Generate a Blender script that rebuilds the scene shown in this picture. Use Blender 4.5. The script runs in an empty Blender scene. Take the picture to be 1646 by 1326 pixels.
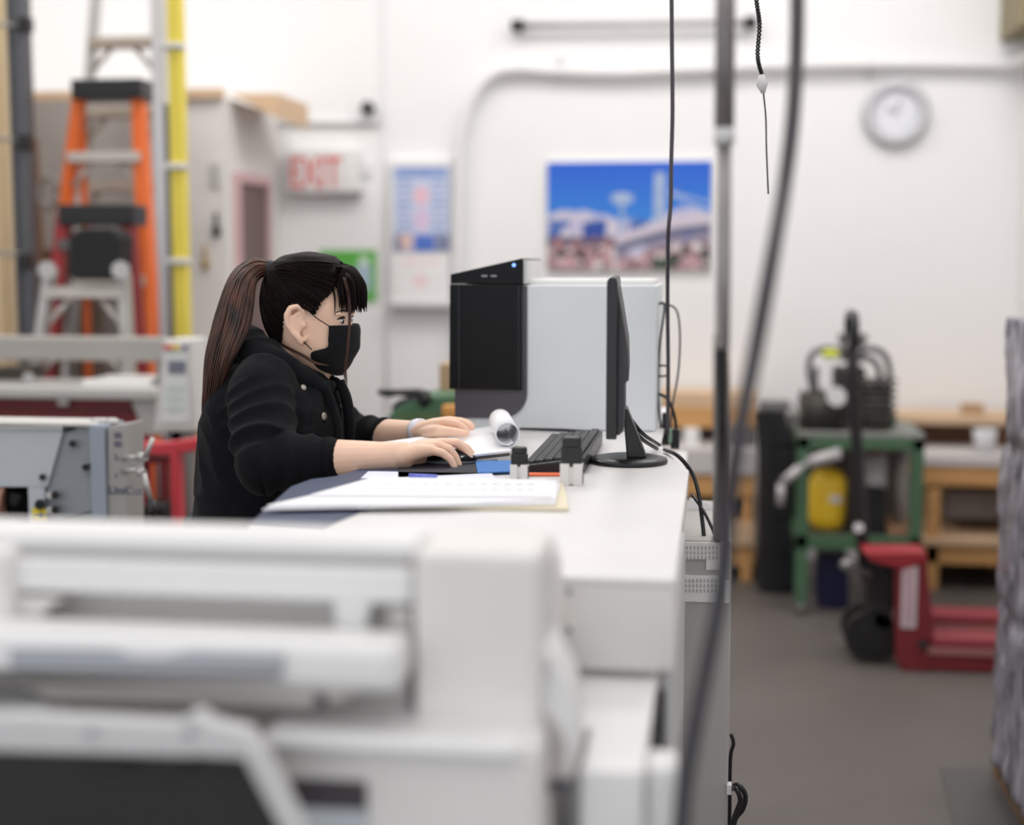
import bpy, bmesh, math, random
from mathutils import Vector, Matrix, noise
random.seed(7)
S = bpy.context.scene
COL = S.collection
# ------------------------------------------------------------------ camera
FPX = 2286.0; CX, CY = 823.0, 663.0; HC = 1.5
YAW = math.radians(8.0); PITCH = math.radians(5.95)
cd = bpy.data.cameras.new('camera'); cam = bpy.data.objects.new('camera', cd); COL.objects.link(cam)
cd.sensor_width = 36.0; cd.lens = 36.0*FPX/1646.0; cd.clip_start = .05; cd.clip_end = 60
cam.location = (0, 0, HC); cam.rotation_euler = (math.pi/2-PITCH, 0, YAW)
cd.dof.use_dof = True; cd.dof.focus_distance = 2.70; cd.dof.aperture_fstop = 1.35
S.camera = cam
# ------------------------------------------------------------------ light
W = bpy.data.worlds.new('world'); S.world = W; W.use_nodes = True
bg = W.node_tree.nodes['Background']; bg.inputs[0].default_value = (.93, .96, 1, 1); bg.inputs[1].default_value = 1.0
def lamp(name, loc, rot, sx, sy, power, col=(1, .975, .955)):
    l = bpy.data.lights.new(name, 'AREA'); l.shape = 'RECTANGLE'; l.size = sx; l.size_y = sy; l.energy = power; l.color = col
    o = bpy.data.objects.new(name, l); COL.objects.link(o); o.location = loc; o.rotation_euler = rot; return o
for x in (-3.2, -.9, 1.0):
    for y in (.2, 2.7, 5.2):
        lamp('tube_lamp', (x, y, 4.35), (0, 0, 0), 1.2, 1.6, 11.5 if y < 5 else 36)
S.view_settings.view_transform = 'Standard'; S.view_settings.look = 'None'
S.view_settings.exposure = 0.33; S.view_settings.gamma = 1.0; S.view_settings.use_curve_mapping = False

# ------------------------------------------------------------------ pixel -> room
_cy, _sy = math.cos(YAW), math.sin(YAW)
RIGHT = Vector((_cy, _sy, 0)); FWD = Vector((-_sy*math.cos(PITCH), _cy*math.cos(PITCH), -math.sin(PITCH)))
UP = RIGHT.cross(FWD)
CAM = Vector((0, 0, HC))
def ray(u, v): return RIGHT*((u-CX)/FPX) + UP*((CY-v)/FPX) + FWD
def at(u, v, Y): d = ray(u, v); return CAM + d*(Y/d.y)
def atz(u, v, z): d = ray(u, v); return CAM + d*((z-HC)/d.z)
def atx(u, v, x): d = ray(u, v); return CAM + d*(x/d.x)
def proj(p):
    q = Vector(p)-CAM; w = q.dot(FWD); return (CX+FPX*q.dot(RIGHT)/w, CY-FPX*q.dot(UP)/w)

# ------------------------------------------------------------------ materials
def lin(c):
    o = []
    for x in c[:3]:
        x /= 255.0; o.append(x/12.92 if x <= .04045 else ((x+.055)/1.055)**2.4)
    return (o[0], o[1], o[2], 1)
MATS = {}
def mat(name, col, rough=.5, metal=0, var=0, vscale=6, stretch=(1, 1, 1), bump=0, bscale=40, sheen=0, col2=None, trans=0, emit=0, attr=None, sss=0, spec=.5):
    if name in MATS: return MATS[name]
    m = bpy.data.materials.new(name); m.use_nodes = True; N = m.node_tree.nodes; L = m.node_tree.links
    b = N['Principled BSDF']; c = lin(col); b.inputs['Base Color'].default_value = c
    b.inputs['Roughness'].default_value = rough; b.inputs['Metallic'].default_value = metal
    b.inputs['Specular IOR Level'].default_value = spec
    if sheen: b.inputs['Sheen Weight'].default_value = sheen; b.inputs['Sheen Roughness'].default_value = .4
    if trans: b.inputs['Transmission Weight'].default_value = trans; b.inputs['IOR'].default_value = 1.3
    if sss: b.inputs['Subsurface Weight'].default_value = sss; b.inputs['Subsurface Radius'].default_value = (.012, .005, .003); b.inputs['Subsurface Scale'].default_value = 1
    if emit: b.inputs['Emission Color'].default_value = c; b.inputs['Emission Strength'].default_value = emit
    tc = N.new('ShaderNodeTexCoord'); mp = N.new('ShaderNodeMapping'); mp.inputs['Scale'].default_value = stretch
    L.new(tc.outputs['Object'], mp.inputs[0])
    if attr:
        a = N.new('ShaderNodeAttribute'); a.attribute_name = attr; L.new(a.outputs['Color'], b.inputs['Base Color'])
    else:
        n = N.new('ShaderNodeTexNoise'); n.inputs['Scale'].default_value = vscale; n.inputs['Detail'].default_value = 5
        L.new(mp.outputs[0], n.inputs['Vector'])
        r = N.new('ShaderNodeValToRGB'); L.new(n.outputs['Fac'], r.inputs[0])
        r.color_ramp.elements[0].position = .32; r.color_ramp.elements[1].position = .68
        v_ = var if var else .02
        if col2: r.color_ramp.elements[0].color = lin(col2)
        else: r.color_ramp.elements[0].color = tuple(x*(1-v_) for x in c[:3])+(1,)
        r.color_ramp.elements[1].color = tuple(min(1, x*(1+v_)) for x in c[:3])+(1,)
        L.new(r.outputs[0], b.inputs['Base Color'])
    if bump:
        n2 = N.new('ShaderNodeTexNoise'); n2.inputs['Scale'].default_value = bscale; n2.inputs['Detail'].default_value = 4
        L.new(mp.outputs[0], n2.inputs['Vector'])
        bp = N.new('ShaderNodeBump'); bp.inputs['Strength'].default_value = bump; bp.inputs['Distance'].default_value = .01
        L.new(n2.outputs['Fac'], bp.inputs['Height']); L.new(bp.outputs[0], b.inputs['Normal'])
    MATS[name] = m; return m

white_wall = mat('painted_wall', (240, 239, 239), .8, var=.015, vscale=1.5, bump=.05, bscale=90)
floor_m = mat('concrete', (96, 90, 86), .55, var=.10, vscale=1.6, bump=.08, bscale=20)
wht = mat('white_plastic', (232, 231, 230), .45)
wht2 = mat('warm_white_plastic', (226, 223, 220), .5)
lgrey = mat('light_grey_plastic', (205, 204, 204), .5)
mgrey = mat('grey_metal_paint', (176, 173, 170), .5)
shell = mat('tower_grey', (224, 228, 231), .45)
cool = mat('cool_grey_paint', (188, 194, 200), .45)
cool_d = mat('cool_grey_dark', (146, 150, 155), .5)
cool_b = mat('blue_grey_paint', (152, 160, 172), .45)
taupe = mat('taupe_plate', (164, 160, 157), .5)
blk = mat('black_plastic', (22, 22, 25), .35)
blkm = mat('matte_black', (20, 19, 21), .7)
gloss = mat('gloss_black', (10, 10, 14), .3, spec=.2)
dgrey = mat('dark_grey_plastic', (78, 75, 84), .5)
alu = mat('aluminium', (190, 188, 186), .42, metal=.55)
alud = mat('dull_steel', (140, 138, 136), .45, metal=.6)
orange = mat('orange_fibreglass', (232, 108, 36), .5)
redp = mat('red_paint', (158, 34, 42), .45)
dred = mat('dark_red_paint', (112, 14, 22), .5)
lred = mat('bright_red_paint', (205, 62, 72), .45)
yellow = mat('yellow_paint', (226, 206, 78), .5)
green = mat('green_enamel', (72, 106, 78), .5, var=.1)
wood = mat('pine_wood', (205, 155, 98), .6, var=.15, vscale=3, stretch=(1, 8, 8))
woodl = mat('pale_wood', (214, 182, 148), .6, var=.12, vscale=3, stretch=(1, 8, 8))
brownw = mat('brown_board', (128, 88, 50), .7, var=.15)
tan = mat('tan_board', (206, 184, 148), .75, var=.06, vscale=2)
carton_m = mat('carton', (180, 150, 118), .8)
paper = mat('white_paper', (240, 240, 243), .7)
manila = mat('manila_card', (226, 216, 190), .7)
navy = mat('navy_mat', (62, 72, 98), .6)
bluec = mat('blue_card', (58, 122, 196), .5)

# ------------------------------------------------------------------ mesh builder
def crs(pts, n=8):
    P = [Vector(p) for p in pts]
    if len(P) < 3: return [P[0].lerp(P[-1], i/n) for i in range(n+1)]
    P = [P[0]*2-P[1]]+P+[P[-1]*2-P[-2]]; out = []
    for i in range(1, len(P)-2):
        a, b, c, d = P[i-1:i+3]
        for k in range(n):
            t = k/n; out.append(.5*((2*b)+(c-a)*t+(2*a-5*b+4*c-d)*t*t+(3*b-a-3*c+d)*t**3))
    out.append(P[-2]); return out
class MB:
    def __init__(s): s.b = bmesh.new()
    def rings(s, R, cap=True, smooth=True):
        V = [[s.b.verts.new(p) for p in r] for r in R]; n = len(V[0])
        for i in range(len(V)-1):
            for j in range(n):
                f = s.b.faces.new((V[i][j], V[i][(j+1) % n], V[i+1][(j+1) % n], V[i+1][j])); f.smooth = smooth
        if cap: s.b.faces.new(V[0][::-1]); s.b.faces.new(V[-1])
        return s
    def box(s, x0, x1, y0, y1, z0, z1, bev=0, M=None, seg=2):
        t = bmesh.new(); bmesh.ops.create_cube(t, size=1)
        for v in t.verts: v.co = Vector(((x0+x1)/2+v.co.x*(x1-x0), (y0+y1)/2+v.co.y*(y1-y0), (z0+z1)/2+v.co.z*(z1-z0)))
        if bev:
            bmesh.ops.bevel(t, geom=t.edges[:], offset=min(bev, .45*min(abs(x1-x0), abs(y1-y0), abs(z1-z0))), segments=seg, profile=.5, affect='EDGES')
        if M is not None: bmesh.ops.transform(t, matrix=M, verts=t.verts)
        s.add(t); return s
    def add(s, t):
        me = bpy.data.meshes.new('t'); t.to_mesh(me); t.free(); s.b.from_mesh(me); bpy.data.meshes.remove(me)
    def prism(s, poly, axis, a, b, bev=0):
        # poly in the other two axes (order xyz without axis)
        t = bmesh.new()
        def mk(p, w):
            return Vector({'x': (w, p[0], p[1]), 'y': (p[0], w, p[1]), 'z': (p[0], p[1], w)}[axis])
        A = [t.verts.new(mk(p, a)) for p in poly]; B = [t.verts.new(mk(p, b)) for p in poly]; n = len(poly)
        t.faces.new(A[::-1]); t.faces.new(B)
        for i in range(n): t.faces.new((A[i], A[(i+1) % n], B[(i+1) % n], B[i]))
        bmesh.ops.recalc_face_normals(t, faces=t.faces[:])
        if bev: bmesh.ops.bevel(t, geom=t.edges[:], offset=bev, segments=2, profile=.5, affect='EDGES')
        s.add(t); return s
    def tube(s, pts, r, n=8, sm=0, cap=True):
        P = crs(pts, sm) if sm else [Vector(p) for p in pts]
        rs = r if isinstance(r, (list, tuple)) else None
        R = []; T0 = (P[1]-P[0]).normalized(); up = Vector((0, 0, 1)) if abs(T0.z) < .9 else Vector((1, 0, 0))
        A = T0.cross(up).normalized()
        for i, p in enumerate(P):
            T = (P[min(i+1, len(P)-1)]-P[max(i-1, 0)]).normalized()
            A = (A-T*A.dot(T)).normalized(); B = T.cross(A)
            if rs:
                f = i/(len(P)-1)*(len(rs)-1); k = min(int(f), len(rs)-2); rr = rs[k]+(rs[k+1]-rs[k])*(f-k)
            else: rr = r
            R.append([p+A*math.cos(q)*rr+B*math.sin(q)*rr for q in [2*math.pi*j/n for j in range(n)]])
        return s.rings(R, cap)
    def cyl(s, p0, p1, r, n=20, r1=None): return s.tube([p0, p1], [r, r if r1 is None else r1], n)
    def ell(s, c, rx, ry, rz, M=None, n=20):
        t = bmesh.new(); bmesh.ops.create_uvsphere(t, u_segments=n, v_segments=max(6, n//2), radius=1)
        X = Matrix.Translation(Vector(c)) @ (M or Matrix()) @ Matrix.Diagonal((rx, ry, rz, 1))
        bmesh.ops.transform(t, matrix=X, verts=t.verts)
        for f in t.faces: f.smooth = True
        s.add(t); return s
    def chain(s, pts, rs, n=14):
        for i in range(len(pts)-1):
            a, b = Vector(pts[i]), Vector(pts[i+1]); s.tube([a, b], [rs[i], rs[i+1]], n)
        for p, r in zip(pts, rs): s.ell(p, r, r, r, n=n)
        return s
    def bxp(s, u0, v0, u1, v1, Y, D, bev=0):
        um, vm = (u0+u1)/2, (v0+v1)/2
        x0, x1 = at(u0, vm, Y).x, at(u1, vm, Y).x; z0, z1 = at(um, v1, Y).z, at(um, v0, Y).z
        return s.box(x0, x1, Y, Y+D, z0, z1, bev)
    def ppx(s, uv, Y, D, bev=0):
        P = [at(u, v, Y) for u, v in uv]; return s.prism([(p.x, p.z) for p in P], 'y', Y, Y+D, bev)
    def sheet(s, P4, th):
        # horizontal slab from 4+ top points
        P = [Vector(p) for p in P4]; A = [s.b.verts.new(p) for p in P]; B = [s.b.verts.new(p-Vector((0, 0, th))) for p in P]; n = len(P)
        f = [s.b.faces.new(A), s.b.faces.new(B[::-1])]+[s.b.faces.new((A[i], B[i], B[(i+1) % n], A[(i+1) % n])) for i in range(n)]
        bmesh.ops.recalc_face_normals(s.b, faces=f); return s
ORG = {}
def mesh_of(mb, name):
    me = bpy.data.meshes.new(name); mb.b.to_mesh(me); mb.b.free(); return me
def origin_of(o): return ORG.get(o.name, Vector((0, 0, 0)))
def part(name, mb, m, parent, label=None):
    me = mb if isinstance(mb, bpy.types.Mesh) else mesh_of(mb, name)
    og = origin_of(parent) if parent else Vector((0, 0, 0))
    me.transform(Matrix.Translation(-og)); me.materials.clear(); me.materials.append(m)
    o = bpy.data.objects.new(name, me); COL.objects.link(o); ORG[o.name] = og
    if parent: o.parent = parent
    if label: o['label'] = label
    return o
def thing(name, label, cat, loc, group=None):
    o = bpy.data.objects.new(name, None); COL.objects.link(o); o.location = loc; o.empty_display_size = .1
    ORG[o.name] = Vector(loc); o['label'] = label; o['category'] = cat
    if group: o['group'] = group
    return o
def single(name, label, cat, mb, m, group=None):
    me = mb if isinstance(mb, bpy.types.Mesh) else mesh_of(mb, name)
    bb = [v.co for v in me.vertices]; c = Vector((sum(v.x for v in bb)/len(bb), sum(v.y for v in bb)/len(bb), min(v.z for v in bb)))
    me.transform(Matrix.Translation(-c)); me.materials.append(m)
    o = bpy.data.objects.new(name, me); COL.objects.link(o); o.location = c; ORG[o.name] = c
    o['label'] = label; o['category'] = cat
    if group: o['group'] = group
    return o
def struct(name, mb, m, parent=None):
    o = part(name, mb, m, parent); o['kind'] = 'structure'; return o
def copy_tree(o, loc, label, parent=None):
    c = o.copy(); COL.objects.link(c); ORG[c.name] = origin_of(o)
    if parent is None: c.location = loc; c['label'] = label
    else: c.parent = parent
    for ch in list(o.children): copy_tree(ch, None, None, c)
    return c
def text_mesh(s, size, loc, rot=(math.pi/2, 0, 0), ext=.001, align='LEFT', sx=1, bold=0):
    c = bpy.data.curves.new('tx', 'FONT'); c.body = s; c.size = size; c.extrude = ext; c.align_x = align; c.offset = bold
    o = bpy.data.objects.new('tx', c); COL.objects.link(o); bpy.context.view_layer.update()
    me = bpy.data.meshes.new_from_object(o.evaluated_get(bpy.context.evaluated_depsgraph_get()))
    bpy.data.objects.remove(o); bpy.data.curves.remove(c)
    from mathutils import Euler
    me.transform(Matrix.Translation(Vector(loc)) @ Euler(rot).to_matrix().to_4x4() @ Matrix.Diagonal((sx, 1, 1, 1)))
    return me
print_m = mat('printed_sheet', (255, 255, 255), .6, attr='ink')
def printed(name, x0, x1, z0, z1, Y, nx, ny, fn, parent, th=.004, gloss_=None):
    """flat print: grid front face with an ink colour per face, closed by a thin back"""
    me = bpy.data.meshes.new(name); vs = []; fs = []
    for j in range(ny+1):
        for i in range(nx+1): vs.append((x0+(x1-x0)*i/nx, Y, z0+(z1-z0)*j/ny))
    for j in range(ny):
        for i in range(nx):
            a = j*(nx+1)+i; fs.append((a, a+1, a+nx+2, a+nx+1))
    me.from_pydata(vs, [], fs); ca = me.color_attributes.new('ink', 'FLOAT_COLOR', 'CORNER')
    k = 0
    for j in range(ny):
        for i in range(nx):
            c = lin(fn((i+.5)/nx, (j+.5)/ny))
            for q in range(4): ca.data[k].color = c; k += 1
    return part(name, me, gloss_ or print_m, parent)
# ------------------------------------------------------------------ room
WY = 7.3
XR = at(1632, 500, WY).x; XL = -4.7
struct('floor', MB().box(XL-.1, XR+.1, -2.5, WY+.1, -.1, 0), floor_m)
struct('wall_back', MB().box(XL-.1, XR+.1, WY, WY+.12, 0, 4.6), white_wall)
struct('wall_right', MB().box(XR, XR+.12, -2.5, WY, 0, 4.6), white_wall)
struct('wall_left', MB().box(XL-.12, XL, -2.5, WY, 0, 4.6), white_wall)
struct('ceiling', MB().box(XL-.1, XR+.1, -2.5, WY+.1, 4.6, 4.7), white_wall)
# partition enclosure at back left (small office)
YE = 6.45; XE = at(365, 400, YE).x
ze = at(330, 156, YE).z
enc = struct('wall_partition', MB().box(XL, XE, YE, WY, 0, ze), mat('partition_grey', (224, 221, 218), .8, var=.02))
struct('trim_1', MB().box(XL, XE-.002, YE-.03, YE+.02, ze-.005, ze+.035).ppx([(368, 150), (447, 150), (447, 190)], YE+.08, .5), woodl)
# door in the partition's right side
dz1 = at(382, 292, YE+.13).z
y0, y1 = YE+.13, WY-.28
dr = struct('door_1', MB().box(XE-.01, XE+.012, y0, y1, 0, dz1), mat('dark_door', (112, 92, 90), .6))
struct('door_frame', MB().box(XE-.01, XE+.03, y0-.03, y0, 0, dz1+.04).box(XE-.01, XE+.03, y1, y1+.03, 0, dz1+.04).box(XE-.01, XE+.03, y0, y1, dz1, dz1+.045), mat('frame_red', (212, 176, 178), .6), dr)
for k, z in enumerate((1.25, 1.55, 1.9)):
    pass
# wall fittings
def wallthing(name, label, cat, u, v): return thing(name, label, cat, at(u, v, WY-.01))
# long conduit with bend
Yc = WY-.05
P = [at(735, 640, Yc), at(735, 420, Yc), at(737, 300, Yc), at(742, 220, Yc), at(757, 165, Yc), at(785, 125, Yc), at(825, 111, Yc), at(900, 115, Yc), at(1000, 117, Yc), at(1100, 112, Yc), at(1250, 106, Yc), at(1400, 103, Yc), at(1600, 104, Yc)]
rx = XR-.05
P += [Vector((rx, Yc-.15, P[-1].z)), Vector((rx, Yc-.9, P[-1].z+.01))]
t = thing('wall_conduit', 'long white conduit bending up beside the poster and running above the clock', 'pipe', P[0])
part('pipe', MB().tube(P, .026, 10, sm=6), mat('conduit_grey', (232, 231, 231), .5), t)
for u in (900, 1150, 1400):
    part('pipe_clip', MB().bxp(u-4, 92, u+4, 124, WY-.035, .03, .003), lgrey, t)
# horizontal steel bar
a, b = at(832, 41, WY-.06), at(1207, 36, WY-.06)
t = thing('wall_bar', 'thin grey horizontal bar with black end caps high on the back wall', 'bar', a)
part('rod', MB().cyl(a, b, .016), mat('rod_grey', (176, 173, 173), .4, metal=.3), t)
for p in (a, b): part('end_cap', MB().cyl(p-Vector((.03, 0, 0)), p+Vector((.03, 0, 0)), .03, 12).cyl(p, p+Vector((0, .06, 0)), .02, 10), blk, t)
# clock
c = at(1441, 181, WY-.045)
t = thing('wall_clock', 'round white wall clock with a pale grey rim on the back wall', 'clock', c)
R = .163
prof = [(R, .04), (R, .01), (R-.012, -.008), (R-.04, -.012), (R-.055, .0), (R-.058, .012)]
mb = MB(); n = 48
mb.rings([[c+Vector((r*math.cos(2*math.pi*j/n), y, r*math.sin(2*math.pi*j/n))) for j in range(n)] for r, y in prof], cap=False)
part('rim', mb, mat('clock_rim', (196, 197, 201), .4), t)
part('dial', MB().cyl(c+Vector((0, .012, 0)), c+Vector((0, .04, 0)), R-.05, 48), mat('clock_dial', (228, 229, 234), .5), t)
mb = MB()
for k in range(12):
    q = k*math.pi/6; mb.cyl(c+Vector((.088*math.cos(q), .008, .088*math.sin(q))), c+Vector((.1*math.cos(q), .008, .1*math.sin(q))), .003, 6)
part('hour_marks', mb, mat('mark_grey', (150, 152, 160), .5), t)
part('hour_hand', MB().cyl(c+Vector((0, .004, 0)), c+Vector((-.045, .004, .025)), .004, 6), mat('mark_grey', (0, 0, 0)), t)
part('minute_hand', MB().cyl(c+Vector((0, .002, 0)), c+Vector((.02, .002, .075)), .003, 6), mat('mark_grey', (0, 0, 0)), t)
# exit sign
t = thing('exit_sign', 'white EXIT sign with red letters on the back wall left of the poster', 'sign', at(520, 305, WY-.05))
p0, p1 = at(462, 308, WY-.06), at(576, 238, WY-.06)
part('housing', MB().box(p0.x, p1.x, WY-.06, WY, p0.z, p1.z, .006), mat('sign_white', (235, 234, 233), .5), t)
part('bottom_rail', MB().box(p0.x-.005, p1.x+.01, WY-.075, WY, p0.z-.018, p0.z-.001, .003), mat('rail_grey', (165, 160, 160), .5), t)
pl, pr_ = at(467, 302, WY-.062), at(549, 302, WY-.062)
me = text_mesh('EXIT', .235, (0, 0, 0), bold=.004)
xs = [v.co.x for v in me.vertices]; zs = [v.co.z for v in me.vertices]
hz = at(500, 252, WY-.062).z-pl.z
me.transform(Matrix.Translation((pl.x, WY-.0625, pl.z)) @ Matrix.Diagonal(((pr_.x-pl.x)/(max(xs)-min(xs)), 1, hz/(max(zs)-min(zs)), 1)) @ Matrix.Translation((-min(xs), 0, -min(zs))))
part('letters', me, mat('exit_red', (226, 120, 118), .5), t)
# dome camera / emergency light, small conduit
c = at(591, 174, WY-.06)
t = thing('security_camera', 'small black round camera on the back wall above the EXIT sign', 'camera', c)
part('body', MB().ell(c, .038, .05, .038), mat('camera_black', (70, 70, 72), .5), t)
part('bracket', MB().cyl(c, c+Vector((0, .06, -.045)), .012, 10), lgrey, t)
t = single('cable_conduit', 'thin white horizontal conduit above the EXIT sign', 'pipe', MB().cyl(at(450, 196, WY-.02), at(610, 196, WY-.02), .014, 10), mat('conduit_white', (234, 233, 233), .5))
single('wall_strip', 'slim white vertical conduit on the back wall between EXIT sign and blue poster', 'pipe', MB().cyl(at(614, -20, WY-.015), at(622, 680, WY-.008), .006, 8), MATS['conduit_white'])
# door hardware box on wall
single('wall_switch', 'tiny white switch box on the back wall right of the EXIT sign', 'switch', MB().bxp(580, 258, 596, 282, WY-.02, .02, .003), wht)
# green first aid poster
def green_fn(x, y):
    if abs(x-.78) < .14 and .15 < y < .72: return (170, 190, 205) if y > .3 else (150, 180, 170)
    if abs(x-.78) < .08 and y >= .72 and y < .86: return (215, 232, 215)
    if x < .5 and .2 < y < .32: return (200, 232, 190)
    return (92, 178, 72)
p0, p1 = at(514, 484, WY-.012), at(605, 402, WY-.012)
t = thing('green_poster', 'bright green safety poster on the back wall behind the woman\'s head', 'poster', at(560, 484, WY-.01))
printed('printed_sheet', p0.x, p1.x, p0.z, p1.z, WY-.012, 44, 38, green_fn, t)
# blue poster over white notice panel
t = thing('notice_board', 'white wall-mounted panel box holding red print under the blue poster', 'notice board', at(672, 492, WY-.06))
part('panel', MB().bxp(626, 256, 724, 490, WY-.05, .05, .006), mat('panel_white', (233, 232, 232), .5), t)
part('ledge', MB().bxp(622, 486, 724, 494, WY-.09, .09, .004), mat('ledge_grey', (205, 203, 203), .5), t)
p0, p1 = at(634, 478, WY-.052), at(718, 412, WY-.052)
def red_fn(x, y):
    if .82 < y < .93 and .1 < x < .9 and int(x*28) % 3: return (240, 205, 205)
    if (x-.5)**2+(y-.4)**2*1.2 < .02: return (238, 208, 210)
    return (236, 234, 234)
printed('red_print', p0.x, p1.x, p0.z, p1.z, WY-.052, 40, 30, red_fn, t)
def blue_fn(x, y):
    r = random.random()
    if y > .88: return (122, 146, 205) if .08 < x < .95 and int(x*40) % 4 else (170, 186, 220)
    if y < .2:
        if (x-.55)**2+(y-.08)**2*.8 < .035: return (78, 112, 196)
        if (x-.22)**2+(y-.13)**2 < .012: return (224, 190, 178)
        if x > .75 or x < .15: return (120, 128, 160)
        return (190, 186, 212)
    if (x-.5)**2+((y-.66)*1.3)**2 < .022: return (228, 190, 204)
    if (x-.5)**2+((y-.38)*1.0)**2 < .02: return (214, 192, 220)
    if int(y*24) % 2 and (x < .34 or x > .68) and .05 < x < .95: return (140, 158, 200) if r < .8 else (200, 206, 225)
    return (196, 206, 230)
p0, p1 = at(633, 404, WY-.056), at(722, 268, WY-.056)
t = thing('blue_poster', 'blue and white information poster fixed above the white notice panel', 'poster', at(677, 404, WY-.055))
printed('printed_sheet', p0.x, p1.x, p0.z, p1.z, WY-.056, 56, 80, blue_fn, t)
# city picture
def city(x, y):
    n = lambda a, s=0: noise.noise(Vector((x*a, y*a*.64, s)))
    sky = (30+40*(1-y), 92+70*(1-y), 206+18*(1-y))
    hz = .50+.06*math.sin(x*9)+.05*n(9)
    c = sky
    if y < hz: c = (196+30*n(14, 3), 192+26*n(14, 3), 214)
    if y < .46 and n(8, 5) > .05: c = (70, 104, 176)
    if y < .44 and .22 < x < .36: c = (44, 76, 160)
    if abs(x-.685) < .035 and .38 < y < .9: c = (176, 190, 214) if int(y*60) % 2 else (150, 172, 208)
    if ((x-.46)/.07)**2+((y-.66)/.055)**2 < 1: c = (166, 184, 214)
    if abs(x-.46) < .012 and .3 < y < .62: c = (150, 170, 205)
    if x > .74 and abs(y-(.72-(x-.74)*.9)) < .008: c = (190, 200, 220)
    if x > .74 and abs(y-(.72-(x-.74)*.45)) < .008: c = (190, 200, 220)
    dk = .27+.19*math.sin(min(1, max(0, (x-.42)/.6))*1.6)
    if x > .42 and abs(y-dk) < .045: c = (206, 196, 208)
    if x > .42 and dk-.12 < y < dk-.045: c = (92, 98, 128)
    if x > .42 and dk-.2 < y < dk-.12 and n(10, 2) > -.1: c = (150, 140, 160)
    if y < .27 and not (x > .42 and y > dk-.2):
        k = n(22, 8); c = (176+70*k, 140+60*k, 146+60*k)
        if n(16, 1) > .22: c = (70, 52, 58)
        if n(18, 4) < -.25: c = (222, 214, 214)
    if y < .3 and y > .22 and x < .42: c = (88, 84, 110) if n(20, 9) > -.1 else (180, 120, 110)
    if x > .62 and y < .16 and n(9, 12) > 0: c = (62, 74, 66)
    return tuple(max(0, min(255, q)) for q in c)
p0, p1 = at(879, 433, WY-.03), at(1145, 258, WY-.03)
t = thing('city_picture', 'wide unframed city skyline print with deep blue sky on the back wall', 'picture', at(1012, 433, WY-.03))
part('backing', MB().box(p0.x, p1.x, WY-.029, WY, p0.z, p1.z), wht, t)
printed('printed_sheet', p0.x, p1.x, p0.z, p1.z, WY-.03, 150, 96, city, t)
# olive box upper right on the right wall
t = thing('junction_box', 'olive box high on the right wall at the edge of the photo', 'box', Vector((XR, 6.9, 2.85)))
pb = atx(1637, 66, XR-.03)
part('housing', MB().box(XR-.12, XR, pb.y-.5, pb.y, pb.z, pb.z+.5, .005), mat('olive_paint', (140, 128, 96), .6), t)

# ------------------------------------------------------------------ left background
# leaning tan sheets + rack upright
x0, x1 = at(-60, 300, 5.9).x, at(21, 300, 5.9).x
for k in range(4):
    w = (x1-x0)/4
    single('tan_board', 'tall tan board standing on edge behind the grey rack post at the far left', 'board', MB().box(x0+w*k, x0+w*(k+1)-.004, 5.9+.01*k, 6.0, 0, 2.95-.02*k, .003), tan, 'tan boards at the far left')
t = thing('rack_upright', 'dark grey steel rack post at the far left', 'rack post', at(36, 640, 5.6))
pm = mat('post_grey', (96, 98, 102), .5, metal=.3)
a0, a1 = at(22, 300, 5.6).x, at(49, 300, 5.6).x
part('post', MB().box(a0, a1, 5.6, 5.66, 0, 3.0, .004).box(a0, a0+.012, 5.585, 5.6, 0, 3.0).box(a1-.012, a1, 5.585, 5.6, 0, 3), pm, t)
for v in (38, 228, 420): part('bracket', MB().bxp(26, v-12, 46, v+12, 5.56, .05, .006), blk, t)
for v in (38, 222, 405): part('brace_wire', MB().tube([at(-30, v-1, 5.58), at(36, v+4, 5.58)], .008, 8), alud, t)
single('brown_board', 'narrow brown wooden board leaning behind the grey rack post', 'board', MB().ppx([(50, 225), (56, 225), (78, 640), (44, 640), (44, 225)], 6.0, .03), brownw)
single('hardboard_sheet', 'brown panel standing behind the ladders', 'board', MB().box(at(60, 400, 6.2).x, at(160, 400, 6.2).x, 6.2, 6.23, 0, at(100, 400, 6.2).z), mat('panel_brown', (112, 96, 84), .7, var=.12))
single('plywood_sheet', 'grey sheet panel standing behind the orange ladder', 'board', MB().box(at(58, 300, 6.34).x, at(262, 300, 6.34).x, 6.34, 6.37, 0, at(160, 160, 6.34).z), mat('panel_grey', (168, 162, 158), .7, var=.05))

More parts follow.
